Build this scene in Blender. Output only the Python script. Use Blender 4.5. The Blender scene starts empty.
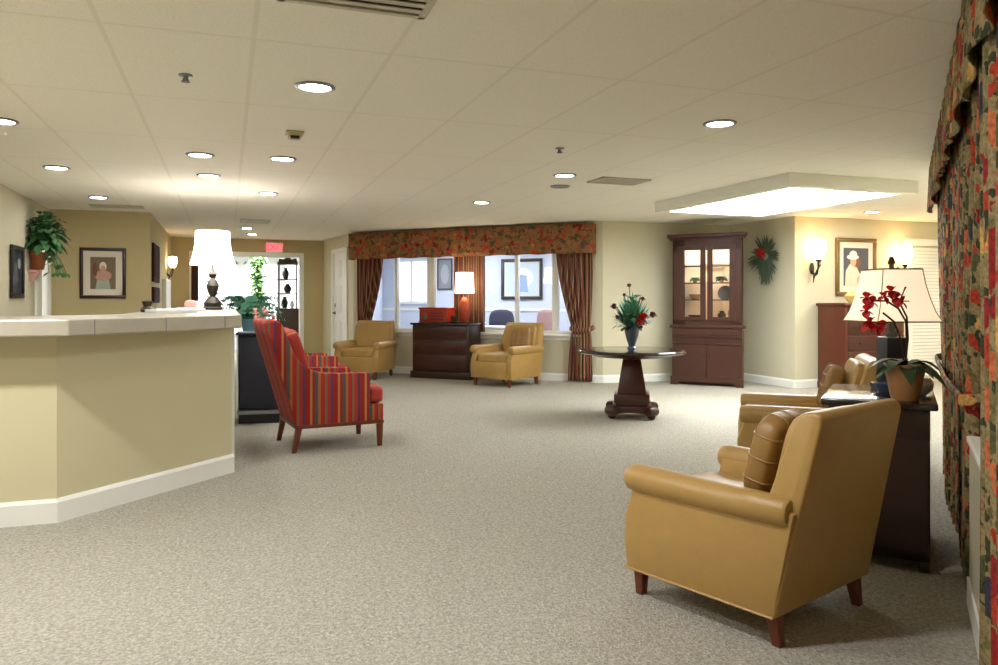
import bpy, bmesh, math, random
from mathutils import Vector, Matrix, Euler
random.seed(7)
PI = math.pi
C = bpy.context.scene.collection
scene = bpy.context.scene
H = 2.38          # ceiling height
R = math.radians

# ------------------------------------------------------------------ mesh builder
class MB:
    def __init__(s):
        s.bm = bmesh.new(); s.mi = 0
    def _fin(s, verts, M=None):
        if M is not None:
            bmesh.ops.transform(s.bm, matrix=M, verts=verts)
        fs = set(f for v in verts for f in v.link_faces)
        for f in fs: f.material_index = s.mi
        return verts
    def box(s, c, d, bev=0.0, seg=2, M=None):
        r = bmesh.ops.create_cube(s.bm, size=1.0)
        vs = r['verts']
        bmesh.ops.scale(s.bm, vec=Vector(d), verts=vs)
        bmesh.ops.translate(s.bm, vec=Vector(c), verts=vs)
        return s._bev(vs, bev, seg, M)
    def _bev(s, vs, bev, seg, M):
        if bev > 0:
            es = list(set(e for v in vs for e in v.link_edges))
            r = bmesh.ops.bevel(s.bm, geom=es, offset=bev, segments=seg, profile=0.5, affect='EDGES', clamp_overlap=True)
            vs = list(set(v for f in r['faces'] for v in f.verts) | set(v for v in vs if v.is_valid))
            vs = s._island(vs)
        return s._fin(vs, M)
    def _island(s, vs):
        seen = set(vs); st = list(vs)
        while st:
            v = st.pop()
            for e in v.link_edges:
                o = e.other_vert(v)
                if o not in seen: seen.add(o); st.append(o)
        return list(seen)
    def prism(s, poly, axis, a, b, bev=0.0, seg=2, M=None):
        """polygon in the two other axes, extruded along axis from a to b"""
        def P(p, t):
            if axis == 'y': return (p[0], t, p[1])
            if axis == 'x': return (t, p[0], p[1])
            return (p[0], p[1], t)
        A = [s.bm.verts.new(P(p, a)) for p in poly]
        B = [s.bm.verts.new(P(p, b)) for p in poly]
        n = len(poly)
        fs = [s.bm.faces.new(A[::-1]), s.bm.faces.new(B)]
        for i in range(n):
            fs.append(s.bm.faces.new((A[i], A[(i+1) % n], B[(i+1) % n], B[i])))
        bmesh.ops.recalc_face_normals(s.bm, faces=fs)
        return s._bev(A + B, bev, seg, M)
    def frustum(s, c0, d0, c1, d1, bev=0.0, M=None):
        """box-like taper: rectangle d0 at c0 to rectangle d1 at c1 (both horizontal)"""
        A = [s.bm.verts.new((c0[0]+x*d0[0]/2, c0[1]+y*d0[1]/2, c0[2])) for x, y in ((-1,-1),(1,-1),(1,1),(-1,1))]
        B = [s.bm.verts.new((c1[0]+x*d1[0]/2, c1[1]+y*d1[1]/2, c1[2])) for x, y in ((-1,-1),(1,-1),(1,1),(-1,1))]
        fs = [s.bm.faces.new(A[::-1]), s.bm.faces.new(B)]
        for i in range(4): fs.append(s.bm.faces.new((A[i], A[(i+1) % 4], B[(i+1) % 4], B[i])))
        bmesh.ops.recalc_face_normals(s.bm, faces=fs)
        return s._bev(A + B, bev, 2, M)
    def lathe(s, prof, c=(0,0,0), n=32, M=None, closed=True):
        rings = []
        vs = []
        for r, z in prof:
            if r < 1e-5:
                v = s.bm.verts.new((c[0], c[1], c[2]+z)); rings.append([v]); vs.append(v)
            else:
                ring = [s.bm.verts.new((c[0]+r*math.cos(2*PI*i/n), c[1]+r*math.sin(2*PI*i/n), c[2]+z)) for i in range(n)]
                rings.append(ring); vs += ring
        fs = []
        for a, b in zip(rings, rings[1:]):
            for i in range(n):
                j = (i+1) % n
                if len(a) == 1 and len(b) == 1: continue
                if len(a) == 1: fs.append(s.bm.faces.new((a[0], b[i], b[j])))
                elif len(b) == 1: fs.append(s.bm.faces.new((a[i], a[j], b[0])))
                else: fs.append(s.bm.faces.new((a[i], a[j], b[j], b[i])))
        if closed:
            for ring in (rings[0], rings[-1]):
                if len(ring) > 2: fs.append(s.bm.faces.new(ring))
        bmesh.ops.recalc_face_normals(s.bm, faces=fs)
        return s._fin(vs, M)
    def tube(s, pts, r, n=10, M=None, flat=1.0):
        pts = [Vector(p) for p in pts]
        rs = r if isinstance(r, (list, tuple)) else [r]*len(pts)
        rings = []; vs = []; up = Vector((0,0,1))
        for i, p in enumerate(pts):
            t = (pts[min(i+1, len(pts)-1)] - pts[max(i-1, 0)]).normalized()
            ref = up if abs(t.dot(up)) < 0.95 else Vector((1,0,0))
            a = t.cross(ref).normalized(); b = t.cross(a).normalized()
            ring = [s.bm.verts.new(p + a*rs[i]*math.cos(2*PI*k/n) + b*rs[i]*flat*math.sin(2*PI*k/n)) for k in range(n)]
            rings.append(ring); vs += ring
        fs = []
        for a, b in zip(rings, rings[1:]):
            for k in range(n): fs.append(s.bm.faces.new((a[k], a[(k+1) % n], b[(k+1) % n], b[k])))
        fs.append(s.bm.faces.new(rings[0])); fs.append(s.bm.faces.new(rings[-1]))
        bmesh.ops.recalc_face_normals(s.bm, faces=fs)
        return s._fin(vs, M)
    def ball(s, c, r, sc=(1,1,1), sub=2, M=None):
        vs = bmesh.ops.create_icosphere(s.bm, subdivisions=sub, radius=r)['verts']
        bmesh.ops.scale(s.bm, vec=Vector(sc), verts=vs)
        bmesh.ops.translate(s.bm, vec=Vector(c), verts=vs)
        return s._fin(vs, M)
    def cushion(s, c, d, n=10, e=5.0, puff=0.0, M=None):
        """rounded pillow box (superellipsoid of a subdivided cube), puff swells the middle in z"""
        n0 = len(s.bm.verts)
        r = bmesh.ops.create_cube(s.bm, size=2.0); vs = r['verts']
        es = list(set(ed for v in vs for ed in v.link_edges))
        r = bmesh.ops.subdivide_edges(s.bm, edges=es, cuts=n, use_grid_fill=True)
        s.bm.verts.ensure_lookup_table(); vs = list(s.bm.verts)[n0:]
        for v in vs:
            x, y, z = v.co
            L = (abs(x)**e + abs(y)**e + abs(z)**e) ** (1/e)
            x, y, z = x/L, y/L, z/L
            z *= (1 + puff*(1-x*x)*(1-y*y))
            v.co = Vector((c[0]+x*d[0]/2, c[1]+y*d[1]/2, c[2]+z*d[2]/2))
        return s._fin(vs, M)
    def leaf(s, p, dirv, L, W, droop=0.3, n=4, fold=0.15, up=(0,0,1)):
        """a curved, slightly folded leaf blade"""
        p = Vector(p); d = Vector(dirv).normalized()
        side = d.cross(Vector(up))
        if side.length < 1e-3: side = Vector((1,0,0))
        side.normalize(); nrm = side.cross(d).normalized()
        rows = []; vs = []
        for i in range(n+1):
            t = i/n
            w = W*0.5*math.sin(PI*min(1, t*0.93+0.07))**0.8
            q = p + d*(L*t) + Vector((0,0,-droop*L*t*t))
            row = [s.bm.verts.new(q - side*w + nrm*w*fold), s.bm.verts.new(q), s.bm.verts.new(q + side*w + nrm*w*fold)]
            rows.append(row); vs += row
        for a, b in zip(rows, rows[1:]):
            s.bm.faces.new((a[0], a[1], b[1], b[0])); s.bm.faces.new((a[1], a[2], b[2], b[1]))
        return s._fin(vs)
    def grid(s, nu, nv, fn, M=None):
        g = [[s.bm.verts.new(fn(i/nu, j/nv)) for i in range(nu+1)] for j in range(nv+1)]
        for j in range(nv):
            for i in range(nu):
                s.bm.faces.new((g[j][i], g[j][i+1], g[j+1][i+1], g[j+1][i]))
        return s._fin([v for r in g for v in r], M)
    def ngon(s, pts):
        vs = [s.bm.verts.new(p) for p in pts]
        s.bm.faces.new(vs)
        return s._fin(vs)

def obj(name, mb, mat, parent=None, smooth=True, label=None, ang=38, M=None):
    bm = mb.bm
    if M is not None: bmesh.ops.transform(bm, matrix=M, verts=bm.verts)
    for f in bm.faces: f.smooth = smooth
    ca = math.cos(R(ang))
    for e in bm.edges:
        if len(e.link_faces) == 2:
            a, b = e.link_faces
            if a.normal.length and a.normal.dot(b.normal) < ca: e.smooth = False
    me = bpy.data.meshes.new(name); bm.normal_update(); bm.to_mesh(me); bm.free()
    for m in (mat if isinstance(mat, (list, tuple)) else [mat]): me.materials.append(m)
    o = bpy.data.objects.new(name, me); C.objects.link(o)
    if parent is not None: o.parent = parent
    if label: o['label'] = label
    return o
def thing(name, label, cat, loc=(0,0,0), rotz=0, group=None, scale=1.0):
    o = bpy.data.objects.new(name, None); C.objects.link(o)
    o.location = loc; o.rotation_euler = (0,0,rotz); o.scale = (scale,)*3
    o['label'] = label; o['category'] = cat; o.empty_display_size = 0.1
    if group: o['group'] = group
    return o
def tag(o, label, cat, group=None, kind=None):
    o['label'] = label; o['category'] = cat
    if group: o['group'] = group
    if kind: o['kind'] = kind
    return o
def struct(name, mb, mat, label=None, smooth=False):
    o = obj(name, mb, mat, smooth=smooth); o['kind'] = 'structure'
    if label: o['label'] = label
    return o
def dup(root, loc, rotz, label, group=None, scale=None):
    r = root.copy(); C.objects.link(r); r.location = loc; r.rotation_euler = (0,0,rotz)
    r['label'] = label
    if group: r['group'] = group
    if scale: r.scale = (scale,)*3
    for ch in list(root.children):
        c = ch.copy(); C.objects.link(c); c.parent = r
        for g in list(ch.children):
            d = g.copy(); C.objects.link(d); d.parent = c
    return r
def frameM(x, y, ang, z=0): return Matrix.Translation((x,y,z)) @ Matrix.Rotation(ang, 4, 'Z')

# ------------------------------------------------------------------ materials
def srgb(r, g, b):
    def f(c):
        c /= 255.0
        return c/12.92 if c <= 0.04045 else ((c+0.055)/1.055)**2.4
    return (f(r), f(g), f(b), 1.0)
def newmat(name):
    m = bpy.data.materials.new(name); m.use_nodes = True
    nt = m.node_tree; b = nt.nodes['Principled BSDF']
    return m, nt, b
def mat(name, col, rough=0.6, var=0.0, scale=20.0, bump=0.0, bscale=None, metal=0.0, spec=0.5, emit=None, estr=0.0, stretch=None, coat=0.0):
    m, nt, b = newmat(name)
    b.inputs['Roughness'].default_value = rough; b.inputs['Metallic'].default_value = metal
    b.inputs['Specular IOR Level'].default_value = spec
    if coat: b.inputs['Coat Weight'].default_value = coat; b.inputs['Coat Roughness'].default_value = 0.15
    tc = nt.nodes.new('ShaderNodeTexCoord'); mp = nt.nodes.new('ShaderNodeMapping')
    nt.links.new(tc.outputs['Object'], mp.inputs['Vector'])
    if stretch: mp.inputs['Scale'].default_value = stretch
    n = nt.nodes.new('ShaderNodeTexNoise'); n.inputs['Scale'].default_value = scale; n.inputs['Detail'].default_value = 4
    nt.links.new(mp.outputs['Vector'], n.inputs['Vector'])
    mx = nt.nodes.new('ShaderNodeMix'); mx.data_type = 'RGBA'
    mx.inputs['A'].default_value = tuple(max(0, c*(1-var)) for c in col[:3]) + (1,)
    mx.inputs['B'].default_value = tuple(min(1, c*(1+var)) for c in col[:3]) + (1,)
    nt.links.new(n.outputs['Fac'], mx.inputs['Factor']); nt.links.new(mx.outputs['Result'], b.inputs['Base Color'])
    if bump:
        n2 = nt.nodes.new('ShaderNodeTexNoise'); n2.inputs['Scale'].default_value = bscale or scale*3; n2.inputs['Detail'].default_value = 3
        nt.links.new(tc.outputs['Object'], n2.inputs['Vector'])
        bp = nt.nodes.new('ShaderNodeBump'); bp.inputs['Strength'].default_value = bump; bp.inputs['Distance'].default_value = 0.004
        nt.links.new(n2.outputs['Fac'], bp.inputs['Height']); nt.links.new(bp.outputs['Normal'], b.inputs['Normal'])
    if emit:
        b.inputs['Emission Color'].default_value = emit; b.inputs['Emission Strength'].default_value = estr
    return m
def ramp(nt, stops, interp='LINEAR'):
    r = nt.nodes.new('ShaderNodeValToRGB'); r.color_ramp.interpolation = interp
    el = r.color_ramp.elements
    while len(el) < len(stops): el.new(0.5)
    for e, (p, c) in zip(el, stops): e.position = p; e.color = c
    return r
def carpet_mat():
    m, nt, b = newmat('carpet_loop')
    b.inputs['Roughness'].default_value = 0.95; b.inputs['Specular IOR Level'].default_value = 0.15
    tc = nt.nodes.new('ShaderNodeTexCoord')
    v = nt.nodes.new('ShaderNodeTexVoronoi'); v.inputs['Scale'].default_value = 120
    n = nt.nodes.new('ShaderNodeTexNoise'); n.inputs['Scale'].default_value = 62; n.inputs['Detail'].default_value = 3
    n3 = nt.nodes.new('ShaderNodeTexNoise'); n3.inputs['Scale'].default_value = 1.3; n3.inputs['Detail'].default_value = 2
    for q in (v, n, n3): nt.links.new(tc.outputs['Object'], q.inputs['Vector'])
    r = ramp(nt, [(0.0, srgb(130,125,112)), (0.35, srgb(160,155,141)), (0.6, srgb(180,176,162)), (1.0, srgb(212,208,196))])
    add = nt.nodes.new('ShaderNodeMath'); add.operation = 'MULTIPLY_ADD'; add.inputs[1].default_value = 0.45; 
    nt.links.new(v.outputs['Color'], add.inputs[0])
    s2 = nt.nodes.new('ShaderNodeMath'); s2.operation = 'MULTIPLY_ADD'; s2.inputs[1].default_value = 1.0; s2.inputs[2].default_value = -0.28
    nt.links.new(n.outputs['Fac'], s2.inputs[0]); nt.links.new(s2.outputs[0], add.inputs[2])
    nt.links.new(add.outputs[0], r.inputs['Fac']); nt.links.new(r.outputs['Color'], b.inputs['Base Color'])
    bp = nt.nodes.new('ShaderNodeBump'); bp.inputs['Strength'].default_value = 0.6; bp.inputs['Distance'].default_value = 0.008
    nt.links.new(v.outputs['Distance'], bp.inputs['Height']); nt.links.new(bp.outputs['Normal'], b.inputs['Normal'])
    return m
def ceiling_mat():
    m, nt, b = newmat('ceiling_tile')
    b.inputs['Roughness'].default_value = 0.9; b.inputs['Specular IOR Level'].default_value = 0.2
    tc = nt.nodes.new('ShaderNodeTexCoord'); sp = nt.nodes.new('ShaderNodeSeparateXYZ')
    nt.links.new(tc.outputs['Object'], sp.inputs[0])
    def line(out, period, phase, half):
        a = nt.nodes.new('ShaderNodeMath'); a.operation = 'SUBTRACT'; a.inputs[1].default_value = phase
        nt.links.new(out, a.inputs[0])
        w = nt.nodes.new('ShaderNodeMath'); w.operation = 'PINGPONG'; w.inputs[1].default_value = period/2
        nt.links.new(a.outputs[0], w.inputs[0])
        c = nt.nodes.new('ShaderNodeMath'); c.operation = 'LESS_THAN'; c.inputs[1].default_value = half
        nt.links.new(w.outputs[0], c.inputs[0]); return c.outputs[0]
    l1 = line(sp.outputs['X'], 0.617, 0.113, 0.011); l2 = line(sp.outputs['Y'], 1.185, 3.55, 0.011)
    mx = nt.nodes.new('ShaderNodeMath'); mx.operation = 'MAXIMUM'
    nt.links.new(l1, mx.inputs[0]); nt.links.new(l2, mx.inputs[1])
    n = nt.nodes.new('ShaderNodeTexNoise'); n.inputs['Scale'].default_value = 90; n.inputs['Detail'].default_value = 3
    nt.links.new(tc.outputs['Object'], n.inputs['Vector'])
    r = ramp(nt, [(0.3, srgb(237,232,218)), (0.6, srgb(245,241,229))])
    nt.links.new(n.outputs['Fac'], r.inputs['Fac'])
    c = nt.nodes.new('ShaderNodeMix'); c.data_type = 'RGBA'; c.inputs['B'].default_value = srgb(234,229,214)
    nt.links.new(mx.outputs[0], c.inputs['Factor']); nt.links.new(r.outputs['Color'], c.inputs['A'])
    nt.links.new(c.outputs['Result'], b.inputs['Base Color'])
    iv = nt.nodes.new('ShaderNodeMath'); iv.operation = 'MULTIPLY_ADD'; iv.inputs[1].default_value = 0.7
    nt.links.new(mx.outputs[0], iv.inputs[0]); 
    ns = nt.nodes.new('ShaderNodeMath'); ns.operation = 'MULTIPLY'; ns.inputs[1].default_value = 0.3
    nt.links.new(n.outputs['Fac'], ns.inputs[0]); nt.links.new(ns.outputs[0], iv.inputs[2])
    bp = nt.nodes.new('ShaderNodeBump'); bp.inputs['Strength'].default_value = 0.2; bp.inputs['Distance'].default_value = 0.004
    nt.links.new(iv.outputs[0], bp.inputs['Height']); nt.links.new(bp.outputs['Normal'], b.inputs['Normal'])
    return m
def floral_mat(name, ground, dark, blooms, scale=9.0):
    m, nt, b = newmat(name)
    b.inputs['Roughness'].default_value = 0.85; b.inputs['Specular IOR Level'].default_value = 0.2
    tc = nt.nodes.new('ShaderNodeTexCoord')
    n = nt.nodes.new('ShaderNodeTexNoise'); n.inputs['Scale'].default_value = scale*1.4; n.inputs['Detail'].default_value = 2
    nt.links.new(tc.outputs['Object'], n.inputs['Vector'])
    add = nt.nodes.new('ShaderNodeMix'); add.data_type = 'RGBA'; add.blend_type = 'LINEAR_LIGHT'; add.inputs['Factor'].default_value = 0.06
    nt.links.new(tc.outputs['Object'], add.inputs['A']); nt.links.new(n.outputs['Color'], add.inputs['B'])
    v = nt.nodes.new('ShaderNodeTexVoronoi'); v.inputs['Scale'].default_value = scale
    nt.links.new(add.outputs['Result'], v.inputs['Vector'])
    sp = nt.nodes.new('ShaderNodeSeparateColor'); nt.links.new(v.outputs['Color'], sp.inputs[0])
    bl = ramp(nt, blooms, 'CONSTANT'); nt.links.new(sp.outputs[0], bl.inputs['Fac'])
    th = nt.nodes.new('ShaderNodeMath'); th.operation = 'LESS_THAN'
    nt.links.new(v.outputs['Distance'], th.inputs[0])
    rad = nt.nodes.new('ShaderNodeMath'); rad.operation = 'MULTIPLY_ADD'; rad.inputs[1].default_value = 0.3; rad.inputs[2].default_value = 0.25
    nt.links.new(sp.outputs[1], rad.inputs[0]); nt.links.new(rad.outputs[0], th.inputs[1])
    # leaves and stems: small second layer
    v2 = nt.nodes.new('ShaderNodeTexVoronoi'); v2.inputs['Scale'].default_value = scale*2.3
    nt.links.new(add.outputs['Result'], v2.inputs['Vector'])
    sp2 = nt.nodes.new('ShaderNodeSeparateColor'); nt.links.new(v2.outputs['Color'], sp2.inputs[0])
    gr = ramp(nt, [(0, ground), (0.52, dark), (0.72, ground), (0.86, srgb(120,110,70))], 'CONSTANT'); nt.links.new(sp2.outputs[0], gr.inputs['Fac'])
    mx = nt.nodes.new('ShaderNodeMix'); mx.data_type = 'RGBA'
    nt.links.new(th.outputs[0], mx.inputs['Factor']); nt.links.new(gr.outputs['Color'], mx.inputs['A']); nt.links.new(bl.outputs['Color'], mx.inputs['B'])
    # petals: darker veins inside the blooms
    w = nt.nodes.new('ShaderNodeTexNoise'); w.inputs['Scale'].default_value = scale*7
    nt.links.new(tc.outputs['Object'], w.inputs['Vector'])
    ml = nt.nodes.new('ShaderNodeMix'); ml.data_type = 'RGBA'; ml.blend_type = 'MULTIPLY'; ml.inputs['Factor'].default_value = 0.6
    wr = ramp(nt, [(0.35, (0.35,0.33,0.3,1)), (0.6, (1,1,1,1))]); nt.links.new(w.outputs['Fac'], wr.inputs['Fac'])
    nt.links.new(mx.outputs['Result'], ml.inputs['A']); nt.links.new(wr.outputs['Color'], ml.inputs['B'])
    nt.links.new(ml.outputs['Result'], b.inputs['Base Color'])
    return m
def stripe_mat(name, axis, period, stops, rough=0.8):
    m, nt, b = newmat(name)
    b.inputs['Roughness'].default_value = rough; b.inputs['Specular IOR Level'].default_value = 0.25
    tc = nt.nodes.new('ShaderNodeTexCoord'); sp = nt.nodes.new('ShaderNodeSeparateXYZ'); nt.links.new(tc.outputs['Object'], sp.inputs[0])
    d = nt.nodes.new('ShaderNodeMath'); d.operation = 'MULTIPLY_ADD'; d.inputs[1].default_value = 1/period; d.inputs[2].default_value = 10.13
    nt.links.new(sp.outputs[axis], d.inputs[0])
    fr = nt.nodes.new('ShaderNodeMath'); fr.operation = 'FRACT'; nt.links.new(d.outputs[0], fr.inputs[0])
    r = ramp(nt, stops, 'CONSTANT'); nt.links.new(fr.outputs[0], r.inputs['Fac'])
    n = nt.nodes.new('ShaderNodeTexNoise'); n.inputs['Scale'].default_value = 180
    nt.links.new(tc.outputs['Object'], n.inputs['Vector'])
    ml = nt.nodes.new('ShaderNodeMix'); ml.data_type = 'RGBA'; ml.blend_type = 'MULTIPLY'; ml.inputs['Factor'].default_value = 0.35
    nt.links.new(r.outputs['Color'], ml.inputs['A']); nt.links.new(n.outputs['Color'], ml.inputs['B'])
    nt.links.new(r.outputs['Color'], b.inputs['Base Color'])
    return m
def glass_mat(name, tint=(1,1,1,1), gloss=0.12):
    m = bpy.data.materials.new(name); m.use_nodes = True; nt = m.node_tree
    nt.nodes.clear()
    o = nt.nodes.new('ShaderNodeOutputMaterial'); t = nt.nodes.new('ShaderNodeBsdfTransparent'); g = nt.nodes.new('ShaderNodeBsdfGlossy')
    t.inputs['Color'].default_value = tint; g.inputs['Roughness'].default_value = 0.02
    fr = nt.nodes.new('ShaderNodeFresnel'); fr.inputs['IOR'].default_value = 1.45
    x = nt.nodes.new('ShaderNodeMixShader')
    nt.links.new(fr.outputs[0], x.inputs[0]); nt.links.new(t.outputs[0], x.inputs[1]); nt.links.new(g.outputs[0], x.inputs[2])
    nt.links.new(x.outputs[0], o.inputs['Surface'])
    return m

M = {}
M['carpet'] = carpet_mat()
M['ceiling'] = ceiling_mat()
M['wall'] = mat('wall_paint_tan', srgb(206,197,160), 0.75, 0.02, 3, 0.08, 160)
M['wall_pale'] = mat('wall_paint_pale', srgb(203,196,168), 0.75, 0.02, 3, 0.08, 160)
M['wall_gold'] = mat('wall_paint_gold', srgb(190,174,128), 0.75, 0.02, 3, 0.08, 160)
M['trim'] = mat('white_trim_paint', srgb(236,236,228), 0.4, 0.015, 8)
M['white'] = mat('white_wall_paint', srgb(226,228,232), 0.7, 0.015, 5)
M['office_wall'] = mat('office_wall_paint', srgb(206,212,226), 0.7, 0.02, 4)
M['leather'] = mat('tan_leather', srgb(176,141,80), 0.33, 0.10, 14, 0.25, 220, spec=0.45)
M['leather_d'] = mat('brown_leather', srgb(152,116,62), 0.4, 0.12, 14, 0.25, 220)
M['legwood'] = mat('red_brown_leg_wood', srgb(110,52,28), 0.35, 0.18, 12, stretch=(6,6,1))
M['mahog'] = mat('mahogany_wood', srgb(68,38,27), 0.34, 0.25, 9, stretch=(5,5,0.7))
M['mahog_t'] = mat('dark_table_mahogany', srgb(64,28,20), 0.32, 0.25, 9, stretch=(5,5,0.7))
M['plaque'] = mat('dark_shutter_wood', srgb(60,30,24), 0.8, 0.2, 9, spec=0.1)
M['cherry'] = mat('cherry_wood', srgb(90,42,26), 0.4, 0.2, 9, stretch=(5,5,0.7))
M['darkwood'] = mat('espresso_wood', srgb(52,34,26), 0.32, 0.3, 9, stretch=(1,5,5))
M['blacktop'] = mat('polished_dark_top', srgb(38,28,26), 0.12, 0.2, 6, coat=0.5)
M['black'] = mat('black_paint', srgb(28,28,30), 0.4, 0.1)
M['navy'] = mat('blue_black_panel', srgb(32,34,46), 0.45, 0.08)
M['grey'] = mat('grey_metal', srgb(140,140,142), 0.35, 0.05, metal=0.5)
M['bronze'] = mat('bronze_metal', srgb(66,54,42), 0.4, 0.15, metal=0.6)
M['iron'] = mat('dark_iron', srgb(52,48,44), 0.45, 0.15, metal=0.5)
M['gold'] = mat('antique_gold_frame', srgb(116,92,52), 0.4, 0.2, 30, metal=0.4)
M['seam'] = mat('braid_trim', srgb(176,146,100), 0.6, 0.1)
M['mat_board'] = mat('cream_mat_board', srgb(226,216,196), 0.8, 0.02)
M['green'] = mat('leaf_green', srgb(62,106,60), 0.5, 0.35, 12)
M['green_d'] = mat('dark_leaf_green', srgb(40,70,42), 0.45, 0.35, 12)
M['sage'] = mat('dusty_leaf_green', srgb(84,100,78), 0.6, 0.35, 12)
M['green_b'] = mat('blue_green_leaf', srgb(70,134,104), 0.5, 0.3, 12)
M['green_y'] = mat('bright_leaf_green', srgb(120,176,90), 0.5, 0.25, 12)
M['red'] = mat('red_petal', srgb(208,32,32), 0.5, 0.25, 25)
M['maroon'] = mat('dark_red_petal', srgb(110,36,36), 0.55, 0.25, 25)
M['pinkp'] = mat('pale_pink_petal', srgb(228,180,170), 0.55, 0.1, 25)
M['terra'] = mat('terracotta', srgb(166,92,54), 0.7, 0.1, 20)
M['tanpot'] = mat('tan_ceramic_pot', srgb(160,116,72), 0.35, 0.12, 15)
M['vase'] = mat('blue_grey_glaze', srgb(74,86,108), 0.2, 0.25, 12, coat=0.4)
M['stone'] = mat('pale_stone_top', srgb(206,198,178), 0.3, 0.07, 12)
M['stone_edge'] = None
M['redbox'] = mat('red_lacquer', srgb(166,48,24), 0.35, 0.12, 15)
M['ceramic_red'] = mat('red_orange_ceramic', srgb(176,72,40), 0.3, 0.25, 14)
M['paper'] = mat('white_paper', srgb(238,238,236), 0.7, 0.01)
M['teal'] = mat('teal_ceramic', srgb(90,140,158), 0.4, 0.1)
M['yellow'] = mat('pale_yellow_ceramic', srgb(226,198,120), 0.4, 0.08)
M['glass'] = glass_mat('window_glass')
M['cabglass'] = glass_mat('cabinet_glass')
M['frost'] = mat('frosted_glass_dish', srgb(226,228,226), 0.25, 0.02, coat=0.3)
def emis(name, col, st, base=None):
    return mat(name, base or col, 0.6, 0.0, emit=col, estr=st)
M['lens'] = emis('lit_downlight_lens', (0.97,0.98,1.0,1), 56.0)
M['lens_dim'] = emis('dim_downlight_lens', (0.97,0.98,1.0,1), 28.0)
M['sky_panel'] = emis('lit_skylight_panel', (0.92,0.97,1.0,1), 9.0)
M['shade_bright'] = emis('lit_white_shade', (1.0,0.95,0.88,1), 5.0)
M['shade_warm'] = emis('lit_cream_shade', (1.0,0.82,0.56,1), 0.38, srgb(240,226,200))
M['shade_desk'] = emis('lit_drum_shade', (1.0,0.90,0.68,1), 3.0)
M['sconce'] = emis('lit_sconce_glass', (1.0,0.64,0.30,1), 8.0)
M['exit_red'] = emis('lit_exit_letters', (1.0,0.05,0.08,1), 1.1)
M['exit_face'] = emis('glowing_exit_face', (1.0,0.22,0.26,1), 0.22, srgb(226,170,170))
M['floral_near'] = floral_mat('floral_drapery_fabric', srgb(150,132,92), srgb(62,66,44),
    [(0, srgb(176,62,38)), (0.25, srgb(202,110,70)), (0.42, srgb(150,40,40)), (0.6, srgb(88,92,58)), (0.75, srgb(206,160,90)), (0.88, srgb(60,60,76))], 10)
M['floral_far'] = floral_mat('floral_valance_fabric', srgb(158,112,78), srgb(118,84,58),
    [(0, srgb(196,70,46)), (0.3, srgb(176,96,54)), (0.5, srgb(150,44,40)), (0.66, srgb(92,84,50)), (0.8, srgb(190,128,72)), (0.9, srgb(104,84,80))], 9)
M['drape_far'] = stripe_mat('striped_drape_fabric', 'X', 0.09, [(0, srgb(96,52,46)), (0.2, srgb(150,112,82)), (0.35, srgb(104,66,48)), (0.5, srgb(126,58,50)), (0.65, srgb(92,84,58)), (0.8, srgb(162,124,96)), (0.92, srgb(80,44,44))])
st = [(0, srgb(160,38,34)), (0.17, srgb(186,128,74)), (0.25, srgb(150,44,40)), (0.34, srgb(88,84,82)), (0.46, srgb(170,110,60)), (0.55, srgb(172,46,38)), (0.70, srgb(120,108,78)), (0.78, srgb(176,52,48)), (0.9, srgb(96,62,84))]
M['stripe_x'] = stripe_mat('striped_red_fabric', 'X', 0.225, st)
M['stripe_y'] = stripe_mat('striped_red_back_fabric', 'Y', 0.225, [(0, srgb(170,64,54)), (0.17, srgb(190,120,84)), (0.25, srgb(166,62,54)), (0.4, srgb(150,92,76)), (0.46, srgb(186,100,70)), (0.55, srgb(174,62,52)), (0.78, srgb(176,60,54)), (0.9, srgb(140,74,80))])

# ------------------------------------------------------------------ the setting
t = 0.12
def wall(name, p0, p1, z0=0.0, z1=H, side=1, m='wall', holes=None, th=t):
    """wall whose room face runs p0 -> p1; its thickness goes to the left (side=1) or right (-1)"""
    a = Vector((p0[0], p0[1], 0)); b = Vector((p1[0], p1[1], 0)); L = (b-a).length
    ang = math.atan2(b.y-a.y, b.x-a.x)
    mb = MB(); T = frameM(a.x, a.y, ang)
    y0 = side*th/2
    if not holes:
        mb.box((L/2, y0, (z0+z1)/2), (L, th, z1-z0), M=T)
    else:
        x = 0.0
        for (h0, h1, hz0, hz1) in holes:
            mb.box(((x+h0)/2, y0, (z0+z1)/2), (h0-x, th, z1-z0), M=T)
            if hz0 > z0: mb.box(((h0+h1)/2, y0, (z0+hz0)/2), (h1-h0, th, hz0-z0), M=T)
            if hz1 < z1: mb.box(((h0+h1)/2, y0, (hz1+z1)/2), (h1-h0, th, z1-hz1), M=T)
            x = h1
        mb.box(((x+L)/2, y0, (z0+z1)/2), (L-x, th, z1-z0), M=T)
    return struct(name, mb, M[m])
def base(name, p0, p1, side=-1, a0=0.0, a1=0.0, h=0.115):
    a = Vector((p0[0], p0[1], 0)); b = Vector((p1[0], p1[1], 0)); L = (b-a).length
    ang = math.atan2(b.y-a.y, b.x-a.x); mb = MB()
    mb.prism([(0,0),(side*0.018,0),(side*0.018,h-0.02),(side*0.008,h),(0,h)], 'x', a0, L-a1, M=frameM(a.x, a.y, ang))
    return struct(name, mb, M['trim'])

mb = MB(); mb.box((4, 7, -0.05), (18, 28, 0.1)); struct('floor', mb, M['carpet'])
mb = MB(); mb.box((4, 7, H+0.05), (18, 28, 0.1)); struct('ceiling', mb, M['ceiling'])

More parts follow.
